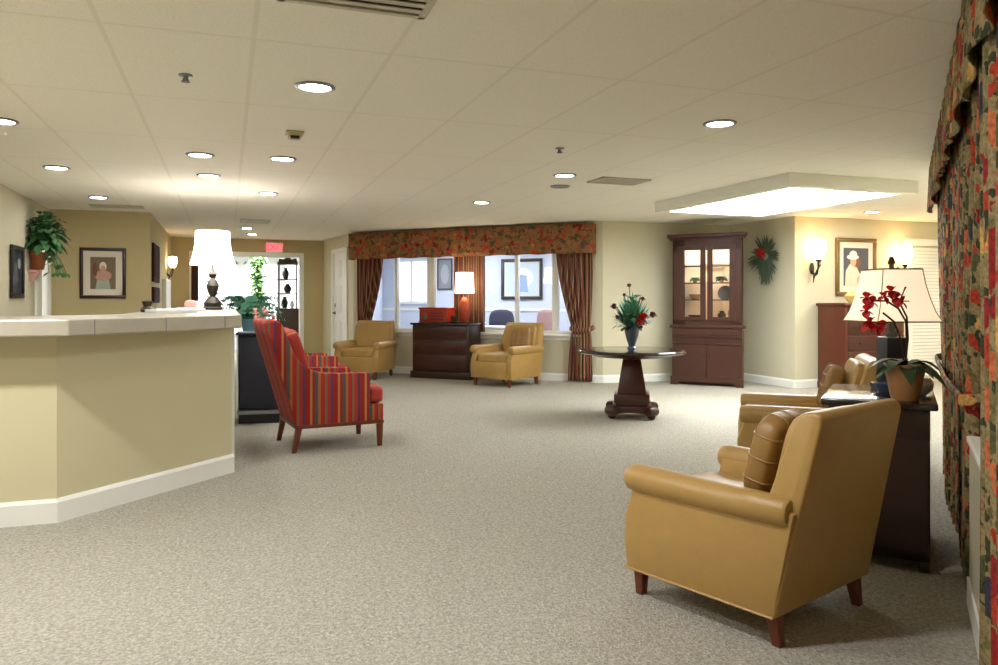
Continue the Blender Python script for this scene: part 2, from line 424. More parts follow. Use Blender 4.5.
U = Vector((0.7396, 0.6730)); N = Vector((0.6730, -0.7396))      # along / out of the right window wall
def rw(s, q): return (U.x*s+N.x*q, U.y*s+N.y*q)
QW = 0.34
WL = (2.05, 13.15); WR = (5.2, 10.0)
wall('wall_left', (-2.13, -2.0), (-2.13, 11.05), side=1, m='wall_pale', holes=[(12.33, 12.98, 0.0, 2.06)])
wall('wall_alcove', (-2.25, 11.05), (-0.96, 11.05), side=1, m='wall_gold')
wall('wall_hall', (-0.96, 11.17), (-0.96, 15.2), side=1, m='wall_gold')
wall('wall_back', (-1.08, 15.2), (1.9, 15.2), side=1, m='wall_gold', holes=[(0.49, 2.42, 0.0, 2.06)])
wall('wall_door', (1.78, 15.2), (2.05, 13.15), side=1, m='wall_pale', holes=[(0.78, 1.64, 0.0, 2.08)])
WLEN = (Vector(WR)-Vector(WL)).length
wall('wall_window', WL, WR, side=1, m='wall_pale', holes=[(0.30, 4.12, 0.70, 2.1)])
wall('wall_middle', WR, (7.5, 9.9), side=1, m='wall_pale')
wall('wall_corner', (7.38, 9.9), (7.38, 8.62), side=1, m='wall_pale')
wall('wall_sconce', (7.38, 8.5), (11.0, 8.5), side=1, m='wall_pale')
wall('wall_end', (11.0, 8.6), (11.0, 4.8), side=1, m='wall_pale')
wall('wall_return', (11.0, 4.86), rw(7.6, QW), side=1, m='wall_pale')
wall('wall_right', rw(7.6, QW), rw(-2.2, QW), side=1, m='wall_pale')
wall('wall_behind', rw(-2.2, QW), (-2.13, -1.9), side=1, m='wall_pale')
base('baseboard_window', WL, WR, -1)
base('baseboard_middle', WR, (7.38, 9.9), -1)
base('baseboard_corner', (7.38, 9.9), (7.38, 8.5), -1)
base('baseboard_sconce', (7.38, 8.5), (11, 8.5), -1, a1=1.9)
base('baseboard_right', rw(7.6, QW), rw(-2.2, QW), -1)
base('baseboard_back', (1.42, 15.2), (1.78, 15.2), -1)
base('baseboard_door', (1.78, 15.2), (2.05, 13.15), -1, a1=1.35)
base('baseboard_left', (-2.13, -1.9), (-2.13, 10.2), -1)
base('baseboard_hall', (-0.96, 11.05), (-0.96, 15.2), -1)

# low wall and sill under the window of the right wall
TAU = frameM(0,0,math.atan2(U.y,U.x))
mb = MB(); mb.box((3.28,-0.2875,0.325), (0.60,0.105,0.65), M=TAU); struct('wall_low', mb, M['wall_pale'])
mb = MB(); mb.box((3.28,-0.283,0.662), (0.62,0.115,0.024), 0.005, M=TAU); mb.box((3.28,-0.231,0.055), (0.60,0.012,0.11), 0.003, M=TAU); struct('trim_4', mb, M['trim'])
# reception side: white casing of the opening and of the left doorway
def casing(name, p0, p1, x0, x1, z1, w=0.09, side=-1):
    a = Vector((p0[0], p0[1], 0)); b = Vector((p1[0], p1[1], 0)); ang = math.atan2(b.y-a.y, b.x-a.x); T = frameM(a.x, a.y, ang); mb = MB()
    y = side*0.012
    mb.box((x0-w/2, y, z1/2), (w, 0.03, z1), 0.006, M=T); mb.box((x1+w/2, y, z1/2), (w, 0.03, z1), 0.006, M=T)
    mb.box(((x0+x1)/2, y, z1+w/2), (x1-x0+2*w, 0.03, w), 0.006, M=T)
    for x in (x0+0.008, x1-0.008): mb.box((x, t/2, z1/2), (0.016, t, z1), M=T)
    mb.box(((x0+x1)/2, t/2, z1-0.008), (x1-x0, t, 0.016), M=T)
    return struct(name, mb, M['trim'])
casing('trim_1', (-1.08, 15.2), (1.9, 15.2), 0.49, 2.42, 2.06, 0.07)
casing('trim_2', (-2.13, -2.0), (-2.13, 11.05), 12.33, 12.98, 2.06, 0.07)

mb = MB(); mb.box((-2.20,10.62,1.02),(0.04,0.55,2.02)); mb.box((-2.172,10.62,1.5),(0.02,0.40,0.8),0.006); mb.box((-2.172,10.62,0.55),(0.02,0.40,0.8),0.006); struct('door_3', mb, M['trim'])
# panelled door in the angled wall
def door(name, p0, p1, x0, x1, z1, lever=True):
    a = Vector((p0[0], p0[1], 0)); b = Vector((p1[0], p1[1], 0)); ang = math.atan2(b.y-a.y, b.x-a.x); T = frameM(a.x, a.y, ang)
    w = x1-x0; mb = MB(); cx = (x0+x1)/2
    mb.box((cx, 0.035, z1/2), (w-0.02, 0.04, z1-0.01), M=T)
    cols = [(x0+0.1, cx-0.05), (cx+0.05, x1-0.1)]
    for c0, c1 in cols:
        for r0, r1 in ((0.2,0.85),(0.98,1.5),(1.62,z1-0.12)):
            for bx in ((c0,c1,r0,r0+0.02),(c0,c1,r1-0.02,r1),(c0,c0+0.02,r0,r1),(c1-0.02,c1,r0,r1)):
                mb.box(((bx[0]+bx[1])/2, 0.012, (bx[2]+bx[3])/2), (bx[1]-bx[0], 0.012, bx[3]-bx[2]), M=T)
    d = struct(name, mb, M['trim'])
    mb = MB(); hx = x0+0.07
    mb.lathe([(0.028,0),(0.028,0.012),(0.012,0.016),(0.012,0.05)], n=16, M=T @ Matrix.Translation((hx,0.012,0.98)) @ Matrix.Rotation(PI/2,4,'X'))
    mb.tube([(hx,-0.04,0.98),(hx+0.06,-0.042,0.98),(hx+0.11,-0.04,0.975)], 0.010, M=T)
    mb.box((hx, 0.008, 1.12), (0.05,0.012,0.07), 0.005, M=T)
    obj('door_handle', mb, M['iron'], d, label='dark lever handle')
    return d
door('door_1', (1.78,15.2), (2.05,13.15), 0.78, 1.64, 2.08)
casing('trim_3', (1.78,15.2), (2.05,13.15), 0.78, 1.64, 2.08, 0.08)
# white glazed door on the sconce wall, mostly behind the near lamp
mb = MB(); T = frameM(9.38, 8.5, 0)
for bx in ((0,0.1,0,2.02),(0.82,0.92,0,2.02),(0,0.92,2.02,2.12)):
    mb.box(((bx[0]+bx[1])/2, -0.02, (bx[2]+bx[3])/2), (bx[1]-bx[0], 0.05, bx[3]-bx[2]), 0.005, M=T)
for k in range(38): mb.box((0.46, -0.012, 0.12+k*0.05), (0.72, 0.012, 0.042), M=T @ Matrix.Translation((0,0,0)))
struct('door_2', mb, M['trim'])

# ------------------------------------------------------------------ inner window (window_1)
AW = math.atan2(WR[1]-WL[1], WR[0]-WL[0]); TW = frameM(WL[0], WL[1], AW)     # local x along the wall, -y into the lobby
mb = MB()
def bar(mb, x0, x1, z0, z1, y=0.05, d=0.09): mb.box(((x0+x1)/2, y, (z0+z1)/2), (x1-x0, d, z1-z0), 0.004, M=TW)
bar(mb, 0.30, 4.12, 0.70, 0.75); bar(mb, 0.30, 4.12, 2.05, 2.1)
bar(mb, 0.30, 0.35, 0.75, 2.05); bar(mb, 4.07, 4.12, 0.75, 2.05)
for x, w in ((0.86,0.05),(1.53,0.13),(2.35,0.07),(3.06,0.05),(3.70,0.09)): bar(mb, x-w/2, x+w/2, 0.75, 2.05)
w1 = struct('window_1', mb, M['trim'])
mb = MB(); mb.box((2.21,-0.025,0.69), (3.96,0.09,0.03), 0.006, M=TW); mb.box((2.21,-0.008,0.645), (3.9,0.02,0.06), 0.004, M=TW)
obj('window_sill', mb, M['trim'], w1)
xs = [0.35, 0.835, 0.885, 1.465, 1.595, 2.315, 2.385, 3.035, 3.085, 3.655, 3.745, 4.07]
for a, b in zip(xs[::2], xs[1::2]):
    mb = MB(); mb.box(((a+b)/2, 0.05, 1.4), (b-a, 0.006, 1.3), M=TW); obj('pane', mb, M['glass'], w1)

# ------------------------------------------------------------------ office behind the window
def offp(x, y): return (TW @ Vector((x, y, 0))).to_2d()
p = [offp(0.16,0.12), offp(-1.15,2.6), offp(4.36,2.6), offp(4.36,0.12)]
wall('wall_office_left', p[0], p[1], side=1, m='office_wall')
wall('wall_office_back', p[1], p[2], side=1, m='office_wall')
wall('wall_office_right', p[2], p[3], side=1, m='office_wall')
TB = TW @ Matrix.Translation((0,2.6,0))
mb = MB(); mb.box((1.61,-0.01,1.03), (5.5,0.02,0.05), M=TB); struct('trim_5', mb, M['trim'])
# window in the office back wall
ow = MB()
for bx in ((-0.85,0.0,1.14,1.2),(-0.85,0.0,2.0,2.06),(-0.85,-0.79,1.2,2.0),(-0.06,0.0,1.2,2.0),(-0.45,-0.40,1.2,2.0)):
    ow.box(((bx[0]+bx[1])/2,-0.02,(bx[2]+bx[3])/2), (bx[1]-bx[0],0.05,bx[3]-bx[2]), M=TB)
w2 = struct('window_2', ow, M['trim'])
# ------------------------------------------------------------------ reception desk
C1 = Vector((-0.88,4.75)); C2 = Vector((0.033,5.71))
rd = thing('reception_desk', 'tan reception counter with stone ledge top and white skirting on the left', 'reception desk', (0,0,0))
inner = 0.14
d45 = (C2-C1).normalized(); n45 = Vector((-d45.y, d45.x))
body = [(-2.12,4.75),(C1.x,C1.y),(C2.x,C2.y),(0.033,9.0),(-0.107,9.0),(-0.107,5.77),(-0.94,4.89),(-2.12,4.89)]
mb = MB(); mb.prism(body, 'z', 0.0, 1.03); obj('desk_wall', mb, M['wall'], rd, smooth=False)
ov = 0.24
def off(pt, n, k): return (pt[0]+n[0]*k, pt[1]+n[1]*k)
tan8 = math.tan(R(22.5))
o1 = (C1.x+ov*tan8, C1.y-ov); o2 = (C2.x+0.06, C2.y-ov*1.2+0.02)
top = [(-2.12,4.75-ov), o1, o2, (0.093,9.06), (-0.72,9.06), (-0.72,6.1), (-1.25,5.45), (-2.12,5.45)]
m, nt, b = newmat('stone_tile_ledge')
M['stone_edge'] = mat('stone_ledge_edge', srgb(176,168,150), 0.35, 0.12, 9)
mb = MB(); mb.prism(top, 'z', 1.03, 1.118, 0.008); obj('ledge_top', mb, M['stone_edge'], rd, smooth=False)
# joints of the ledge facing tiles
e0 = Vector(o1); e1 = Vector(o2); L = (e1-e0).length; ang = math.atan2((e1-e0).y, (e1-e0).x)
for k in (0.12, 0.5, 0.88):
    mb = MB(); mb.box((L*k, -0.001, 1.074), (0.004, 0.004, 0.078), M=frameM(e0.x, e0.y, ang)); obj('tile_joint', mb, M['grey'], rd, smooth=False)
for k in (0.25, 0.65):
    mb = MB(); mb.box((-2.12+k*1.3, 4.75-ov-0.001, 1.074), (0.004,0.004,0.078)); obj('tile_joint', mb, M['grey'], rd, smooth=False)
mb = MB()
for a, b_ in ((Vector((-2.12,4.75)), C1), (C1, C2)):
    L = (b_-a).length; ang = math.atan2((b_-a).y, (b_-a).x)
    mb.prism([(0,0),(-0.018,0),(-0.018,0.11),(-0.008,0.13),(0,0.13)], 'x', -0.007, L+0.007, M=frameM(a.x, a.y, ang))
obj('skirting', mb, M['trim'], rd, smooth=False, label='white skirting board')
mb = MB(); mb.box((0.042, 7.36, 0.52), (0.018, 3.27, 1.02)); obj('end_panel', mb, M['trim'], rd, smooth=False, label='white end panel')

# ------------------------------------------------------------------ tan leather club chairs
def leg_mb(x, y, h=0.17, a=0.052, b=0.036, dx=0.0):
    mb = MB(); mb.frustum((x+dx, y, 0), (b,b), (x, y, h), (a,a), 0.004); return mb
def club_chair(label, loc, rot, group, scale):
    r = thing('club_chair', label, 'armchair', loc, rot, group, scale)
    zb = 0.118
    mb = MB()
    mb.box((0.0, 0, 0.24), (0.70, 0.62, 0.24), 0.02)
    side = [(-0.35,zb),(0.368,zb),(0.385,0.25),(0.378,0.36),(0.345,0.45),(0.325,0.53),(-0.435,0.53)]
    for s in (-1, 1):
        a, b = sorted((s*0.275, s*0.375)); mb.prism(side, 'y', a, b, 0.014, 2)
    mb.box((0.358, 0, 0.235), (0.05, 0.56, 0.235), 0.012)
    obj('chair_body', mb, M['leather'], r)
    for s in (-1, 1):
        mb = MB(); mb.tube([(-0.35, s*0.374, zb+0.006), (0.372, s*0.374, zb+0.006)], 0.0055, 6); obj('welt', mb, M['leather'], r)
    mb = MB(); mb.tube([(0.377,-0.37,zb+0.006),(0.377,0.37,zb+0.006)], 0.0055, 6); obj('welt', mb, M['leather'], r)
    for s in (-1, 1):
        mb = MB()
        pr = [(0.0,0.0),(0.03,0.0),(0.048,0.006),(0.057,0.022),(0.060,0.3),(0.062,0.72),(0.057,0.765),(0.046,0.78),(0.02,0.785),(0.0,0.785)]
        mb.lathe(pr, n=24, M=Matrix.Translation((-0.415, s*0.348, 0.525)) @ Matrix.Rotation(PI/2,4,'Y') )
        obj('armrest', mb, M['leather'], r)
    mb = MB()
    bk = [(-0.355,zb),(-0.515,0.86),(-0.51,0.892),(-0.48,0.905),(-0.43,0.892),(-0.405,0.85),(-0.27,0.42),(-0.27,zb)]
    vs = mb.prism(bk, 'y', -0.374, 0.374, 0.014, 3)
    for v in mb.bm.verts:
        if v.co.z > 0.5: v.co.y *= 1-0.14*(v.co.z-0.5)/0.4
    obj('backrest', mb, M['leather'], r)
    mb = MB(); Tm = Matrix.Translation((-0.345,0,0.66)) @ Matrix.Rotation(R(-14),4,'Y')
    mb.cushion((0,0,0), (0.09,0.57,0.44), 10, 6, M=Tm); obj('back_cushion', mb, M['leather'], r)
    mb = MB(); mb.cushion((0.07,0,0.405), (0.62,0.555,0.14), 12, 7, 0.12); obj('seat_cushion', mb, M['leather'], r)
    for x, y, dx in ((0.335,0.31,0.0),(0.335,-0.31,0.0),(-0.315,0.31,-0.02),(-0.315,-0.31,-0.02)):
        obj('leg', leg_mb(x, y, 0.122, dx=dx), M['legwood'], r)
    return r
G = 'tan leather club chairs'
cc = club_chair('tan leather armchair nearest the camera, seen from behind at right', (2.0,2.58,0), R(109.3), G, 0.93)
dup(cc, (3.545,4.077,0), R(142), 'tan leather armchair beyond the near lamp table, its back to the floral drapes', G, 0.95)
dup(cc, (3.80,10.30,0), R(212.7), 'tan leather armchair turned sideways at the right of the dark dresser', G, 0.98)
dup(cc, (2.06,12.02,0), R(237), 'tan leather armchair facing forward beside the white door', G, 0.98)

# tufted throw cushions
def throw(label, T, s=0.42, m='leather_d'):
    mb = MB(); mb.cushion((0,0,0), (0.12, s, s), 10, 4.2, M=T)
    # tuft ribs
    o = obj('throw_cushion', mb, M[m]); tag(o, label, 'cushion', 'brown throw cushions')
    mb = MB()
    sp_ = lambda t_: math.copysign(abs(t_)**0.45, t_)
    for k in (-0.26, 0.0, 0.26):
        f_ = (1-(abs(k)*2)**4.2)**(1/4.2)
        lp = [(0.062*f_*sp_(math.cos(2*PI*j/24)), s*0.503*f_*sp_(math.sin(2*PI*j/24)), s*k) for j in range(25)]
        mb.tube(lp, 0.0045, 6, M=T); mb.tube([(x, z, y) for x, y, z in lp], 0.0045, 6, M=T)
    obj('tufting', mb, M[m], o)
    return o
def chairT(loc, rot, sc, x, y, z, tilt, yaw=0): return frameM(loc[0], loc[1], rot) @ Matrix.Scale(sc,4) @ Matrix.Translation((x,y,z)) @ Matrix.Rotation(R(yaw),4,'Z') @ Matrix.Rotation(R(tilt),4,'Y')
throw('brown quilted cushion standing on the nearest tan armchair', chairT((2.0,2.58),R(109.3),0.93,-0.19,0.075,0.68,-15,6), 0.35)
throw('brown leather cushion on the armchair beyond the lamp table', chairT((3.545,4.077),R(142),0.95,-0.225,0.02,0.69,-14,0), 0.30)
throw('brown cushion on the armchair right of the dresser', chairT((3.80,10.30),R(212.7),0.98,-0.225,0.10,0.67,-14,0), 0.35)

# ------------------------------------------------------------------ striped wing chairs
def wing_chair(label, loc, rot):
    r = thing('wing_chair', label, 'armchair', loc, rot, 'red striped wing chairs')
    side = [(-0.32,0.215),(-0.555,1.02),(-0.545,1.045),(-0.47,1.05),(-0.435,1.03),(-0.345,0.80),(-0.285,0.715),(-0.20,0.655),(-0.10,0.628),(0.02,0.622),(0.27,0.615),(0.285,0.60),(0.285,0.215)]
    mb = MB()
    for s in (-1,1):
        a, b = sorted((s*0.25, s*0.335)); mb.prism(side, 'y', a, b, 0.012, 2)
    obj('side_panel', mb, M['stripe_x'], r)
    mb = MB()
    mb.prism([(-0.325,0.215),(-0.562,1.03),(-0.55,1.06),(-0.47,1.062),(-0.44,1.03),(-0.20,0.42),(-0.18,0.215)], 'y', -0.325, 0.325, 0.015, 3)
    obj('backrest', mb, M['stripe_y'], r)
    mb = MB(); mb.cushion((0,0,0), (0.12,0.49,0.50), 10, 6, M=Matrix.Translation((-0.27,0,0.73)) @ Matrix.Rotation(R(-17),4,'Y')); obj('back_cushion', mb, M['stripe_y'], r)
    mb = MB(); mb.box((0.05,0,0.285), (0.66,0.5,0.14), 0.012); mb.box((0.335,0,0.285), (0.13,0.66,0.14), 0.015); obj('seat_base', mb, M['stripe_x'], r)
    mb = MB(); mb.cushion((0.06,0,0.43), (0.56,0.49,0.15), 10, 7, 0.1); mb.cushion((0.345,0,0.425), (0.14,0.65,0.14), 10, 5); obj('seat_cushion', mb, M['stripe_y'], r)
    mb = MB(); mb.box((0.035,0.322,0.205),(0.73,0.03,0.03),0.004); mb.box((0.035,-0.322,0.205),(0.73,0.03,0.03),0.004)
    mb.box((0.385,0,0.205),(0.03,0.66,0.03),0.004); mb.box((-0.315,0,0.205),(0.03,0.64,0.03),0.004); obj('rail', mb, M['legwood'], r, label='dark wooden rail under the upholstery')
    for x,y,dx in ((0.37,0.31,0),(0.37,-0.31,0),(-0.30,0.31,-0.04),(-0.30,-0.31,-0.04)):
        obj('leg', leg_mb(x,y,0.2,0.05,0.036,dx), M['legwood'], r)
    return r
wc = wing_chair('red striped wing chair in front of the black cabinet, seen from behind', (0.80,6.60,0), R(7.2))
dup(wc, (0.93,9.25,0), R(6), 'red striped wing chair half hidden behind the nearer striped chair', scale=0.92)

# ------------------------------------------------------------------ black cabinet beside the desk
bc = thing('side_cabinet', 'blue black cabinet with pale side beside the reception counter', 'cabinet', (0.33,8.05,0), R(-8))
mb = MB(); mb.box((0,0.02,0.51), (0.40,0.42,0.74), 0.006); obj('carcass', mb, M['navy'], bc)
mb = MB(); mb.box((0.0,-0.205,0.51), (0.36,0.02,0.70), 0.006); obj('door', mb, M['navy'], bc)
mb = MB(); mb.box((0,0,0.888), (0.44,0.48,0.02), 0.004); obj('cabinet_top', mb, M['navy'], bc)
mb = MB(); mb.box((-0.206,0.0,0.49), (0.012,0.44,0.78), 0.003); obj('side_panel', mb, M['trim'], bc, label='white side panel')
mb = MB(); mb.box((0,-0.01,0.115), (0.42,0.44,0.035), 0.004); obj('base_rail', mb, M['grey'], bc, label='grey metal base rail')
mb = MB(); mb.box((0,0.02,0.05), (0.40,0.40,0.1), 0.004); obj('plinth', mb, M['black'], bc)

# ------------------------------------------------------------------ round pedestal table
pt = thing('pedestal_table', 'round mahogany pedestal table with a dark top holding a vase', 'table', (3.99,7.02,0), R(60), scale=0.98)
mb = MB(); mb.lathe([(0,0.675),(0.50,0.675),(0.55,0.678),(0.566,0.688),(0.568,0.704),(0.557,0.716),(0.53,0.72),(0,0.72)], n=64); obj('tabletop', mb, M['blacktop'], pt)
mb = MB(); mb.lathe([(0.0,0.635),(0.40,0.645),(0.44,0.675),(0,0.676)], n=48); obj('apron', mb, M['mahog_t'], pt)
mb = MB(); mb.frustum((0,0,0.235),(0.31,0.31),(0,0,0.615),(0.19,0.19),0.008); mb.box((0,0,0.21),(0.37,0.37,0.09),0.01); mb.box((0,0,0.15),(0.33,0.33,0.05),0.008); obj('column', mb, M['mahog_t'], pt)
mb = MB(); mb.box((0,0,0.1),(0.42,0.42,0.07),0.012)
for a in range(4):
    mb.box((0.21,0,0.085),(0.17,0.13,0.06),0.015, M=Matrix.Rotation(PI/4+a*PI/2,4,'Z'))
obj('base', mb, M['mahog_t'], pt)
for a in range(4):
    mb = MB(); T = Matrix.Rotation(PI/4+a*PI/2,4,'Z')
    mb.lathe([(0,-0.065),(0.045,-0.065),(0.052,-0.05),(0.052,0.05),(0.045,0.065),(0,0.065)], n=20, M=T @ Matrix.Translation((0.29,0,0.088)) @ Matrix.Rotation(PI/2,4,'X'))
    mb.ball((0.285,0,0.036),0.038,(1.3,1.1,0.94), M=T)
    obj('foot', mb, M['mahog_t'], pt)

def bloom(mb, c, r, n=14, seed=0):
    rnd = random.Random(seed)
    for i in range(n):
        a = rnd.uniform(0,2*PI); e = rnd.uniform(-0.2,1.3)
        d = Vector((math.cos(a)*math.cos(e), math.sin(a)*math.cos(e), math.sin(e)))
        mb.leaf(Vector(c)-d*r*0.15, d, r*1.1, r*0.9, 0.15, 3, 0.4)
    mb.ball(c, r*0.45, sub=1)
fv = thing('flower_vase', 'blue grey vase of red flowers and tall greenery on the round table', 'flowers', (3.99,7.02,0.708))
mb = MB(); mb.lathe([(0,0.0),(0.045,0.0),(0.05,0.012),(0.034,0.03),(0.038,0.05),(0.062,0.12),(0.076,0.19),(0.078,0.225),(0.07,0.24),(0.062,0.235),(0.05,0.12),(0,0.06)], n=28); obj('vase', mb, M['vase'], fv)
mb = MB(); rnd = random.Random(3)
for i in range(80):
    a = rnd.uniform(0,2*PI); k = rnd.random()
    d = Vector((math.cos(a)*(0.2+0.7*k), math.sin(a)*(0.2+0.7*k), 1.25-0.9*k))
    mb.leaf((0.035*math.cos(a),0.035*math.sin(a),0.22), d, 0.20+0.26*(1-k)*rnd.uniform(0.6,1), 0.035, 0.15, 5)
for i in range(60):
    z = rnd.uniform(0.3,0.58); a = rnd.uniform(0,2*PI); rr = 0.14*(0.75-z)/0.4
    mb.leaf((rr*math.cos(a)*0.5, rr*math.sin(a)*0.5, z), (math.cos(a),math.sin(a),rnd.uniform(0.2,1)), 0.09, 0.04, 0.2, 4)
obj('greenery', mb, M['green_b'], fv)
mb = MB()
for i in range(80):
    a = rnd.uniform(0,2*PI); k = rnd.uniform(0.09,0.27); z = rnd.uniform(0.22,0.40)
    mb.leaf((k*math.cos(a)*0.6,k*math.sin(a)*0.6,z), (math.cos(a),math.sin(a),rnd.uniform(-0.3,0.5)), 0.08, 0.045, 0.4, 4)
obj('foliage', mb, M['green_d'], fv)
for i,(x,y,z,r) in enumerate(((0.05,-0.15,0.33,0.075),(0.0,-0.16,0.28,0.06),(0.08,-0.1,0.27,0.05))):
    mb = MB(); bloom(mb, (x,y,z), r, 22, i); obj('red_bloom', mb, M['red'], fv, label='bright red bloom')
for i,(x,y,z,r) in enumerate(((0.22,-0.05,0.35,0.06),(-0.20,0.02,0.44,0.055),(-0.02,0.02,0.66,0.04),(0.13,0.0,0.52,0.04),(-0.09,0,0.56,0.035),(-0.2,-0.05,0.33,0.04))):
    mb = MB(); bloom(mb, (x,y,z), r, 14, i+9); obj('dark_bloom', mb, M['maroon'], fv, label='dusky red bloom')
mb = MB()
for p0,p1 in (((0,0,0.2),(-0.02,0.02,0.66)),((0,0,0.2),(0.13,0,0.52)),((0,0,0.2),(-0.09,0,0.56)),((0,0,0.2),(-0.20,0.02,0.44)),((0,0,0.2),(0.22,-0.05,0.35))): mb.tube([p0,((p0[0]+p1[0])*0.4,(p0[1]+p1[1])*0.4,(p0[2]+p1[2])/2),p1],0.004,6)
obj('stem', mb, M['green_d'], fv)

# ------------------------------------------------------------------ corner display cabinet
AH = math.atan2(8.77-9.557, 6.76-6.06)
ch = thing('display_cabinet', 'tall mahogany corner cabinet with lit glass doors', 'cabinet', ((6.06+6.76)/2, (9.557+8.77)/2, 0), AH)   # local x along front, +y to the corner
W = 1.03
pent = lambda k: [(-W/2+k,0.0),(W/2-k,0.0),(W/2-k,0.10),(0.12,0.62),(-0.12,0.62),(-W/2+k,0.10)]
mb = MB(); mb.prism(pent(0.02),'z',0.07,0.86); obj('lower_case', mb, M['mahog'], ch, smooth=False)
mb = MB()   # upper case: back, sides, top
sh = pent(0.03)
for i in range(1,6):
    a = Vector(sh[i]); b_ = Vector(sh[(i+1)%6]); L = (b_-a).length
    mb.box((L/2,0.01,1.48),(L,0.02,1.24), M=frameM(a.x,a.y,math.atan2((b_-a).y,(b_-a).x)))
mb.prism(pent(0.03),'z',2.06,2.09)
for s in (-1,1): mb.box((s*(W/2-0.115),0.012,1.48),(0.17,0.024,1.24))
mb.box((0,0.012,2.0),(W-0.06,0.024,0.14)); mb.box((0,0.012,0.9),(W-0.06,0.024,0.08))
obj('upper_case', mb, M['mahog'], ch, smooth=False)
mb = MB(); mb.prism([(x*1.03,y*1.0-0.02) for x,y in pent(0.0)],'z',2.085,2.11,0.006); mb.prism([(x*1.09,y-0.045) for x,y in pent(0.0)],'z',2.11,2.165,0.012); obj('cornice', mb, M['mahog_t'], ch, smooth=False)
mb = MB(); mb.prism([(x*1.02,y-0.02) for x,y in pent(0.0)],'z',0.82,0.86,0.006); mb.box((0,-0.012,0.70),(W-0.08,0.03,0.02),0.005); mb.box((0,-0.012,0.60),(W-0.08,0.02,0.012),0.004); obj('waist_moulding', mb, M['mahog'], ch, smooth=False)
mb = MB(); mb.box((0,-0.012,0.76),(W-0.16,0.02,0.085),0.005); obj('drawer', mb, M['mahog'], ch, smooth=False)
for s in (-1,1):
    mb = MB(); x = s*0.235
    mb.box((x,-0.01,0.35),(0.455,0.022,0.46),0.006); d = obj('lower_door', mb, M['mahog'], ch, smooth=False)
    mb = MB(); mb.ball((s*0.04,-0.03,0.42),0.013,sub=2); obj('knob', mb, M['bronze'], d)
mb = MB(); z0=0.07
mb.prism([(-W/2,0.0),(-W/2,0.12),(W/2,0.12),(W/2,0.0),(W/2-0.10,0.0),(W/2-0.14,0.05),(-W/2+0.14,0.05),(-W/2+0.10,0.0)],'y',-0.025,0.0,0.004)
mb.prism([(-W/2+0.02,0.1),(W/2-0.02,0.1),(0.1,0.6),(-0.1,0.6)],'z',0.0,0.075); obj('bracket_base', mb, M['mahog'], ch, smooth=False)
for s in (-1,1):
    mb = MB(); xa, xb = (0.012,0.40) if s>0 else (-0.40,-0.012)
    za, zb = 0.93, 1.99
    xi0, xi1 = xa+0.075, xb-0.075
    for bx in ((xa,xi0,za,zb),(xi1,xb,za,zb),(xi0,xi1,za,za+0.05),(xi0,xi1,zb-0.05,zb)):
        mb.box(((bx[0]+bx[1])/2,-0.004,(bx[2]+bx[3])/2),(bx[1]-bx[0],0.028,bx[3]-bx[2]),0.003)
    for k in (1,2,3):
        z = za+0.05+(zb-za-0.1)*k/4; mb.box(((xi0+xi1)/2,-0.004,z),(xi1-xi0,0.022,0.018))
    d = obj('glass_door', mb, M['mahog'], ch, smooth=False)
    mb = MB(); mb.box(((xi0+xi1)/2,0.002,(za+zb)/2),(xi1-xi0,0.005,zb-za-0.1)); obj('pane', mb, M['cabglass'], d)
    mb = MB(); mb.ball((s*0.05,-0.03,1.42),0.011,sub=2); obj('knob', mb, M['bronze'], d)
M['cab_in'] = mat('pale_cabinet_lining', srgb(240,222,196), 0.6, 0.05)
mb = MB(); sh = pent(0.06)
for i in (2,3,4):
    a = Vector(sh[i]); b_ = Vector(sh[(i+1)%6]); L = (b_-a).length
    mb.box((L/2,0.035,1.48),(L,0.006,1.14), M=frameM(a.x,a.y,math.atan2((b_-a).y,(b_-a).x)))
obj('lining', mb, M['cab_in'], ch, smooth=False, label='pale lit lining')
for k in range(4):
    z = 0.95+0.26*k
    mb = MB(); mb.prism([(-W/2+0.1,0.04),(W/2-0.1,0.04),(W/2-0.1,0.12),(0.12,0.55),(-0.12,0.55),(-W/2+0.1,0.12)],'z',z-0.008,z); obj('shelf', mb, M['cabglass'] if k else M['cab_in'], ch, smooth=False)
mb = MB(); mb.box((0,0.2,2.05),(0.3,0.06,0.015)); obj('lamp', mb, emis('lit_cabinet_strip',(1,0.86,0.68,1),52.0), ch, smooth=False, label='lit strip under the cabinet top')
TC = frameM((6.06+6.76)/2, (9.557+8.77)/2, AH)
def on_shelf(name, label, cat, mb, m, x, y, z, grp='pieces inside the display cabinet'):
    o = obj(name, mb, m, M=None); o.location = TC @ Vector((x,y,z+0.003)); o.rotation_euler=(0,0,AH); tag(o,label,cat,grp); return o
def vase_mb(r,h): 
    q=MB(); q.lathe([(0,0),(r*0.6,0),(r,h*0.4),(r*0.9,h*0.65),(r*0.45,h*0.85),(r*0.6,h),(r*0.5,h),(0,h*0.5)],n=20); return q
def plate_mb(r):
    q=MB(); q.lathe([(0,0),(r*0.6,0.002),(r,0.02),(r*1.0,0.026),(r*0.6,0.01),(0,0.008)],n=28, M=Matrix.Translation((0,0,r)) @ Matrix.Rotation(R(80),4,'X')); return q
def bowl_mb(r,h):
    q=MB(); q.lathe([(0,0),(r*0.4,0),(r*0.9,h*0.7),(r,h),(r*0.93,h),(r*0.4,h*0.2),(0,h*0.15)],n=24); return q
def bush_mb(r,h,n,seed):
    q=MB(); rr=random.Random(seed)
    for i in range(n):
        a=rr.uniform(0,2*PI); q.leaf((0,0,h*0.35),(math.cos(a),math.sin(a),rr.uniform(0.1,1.3)),r*rr.uniform(0.7,1.15),r*0.55,0.5,4)
    return q
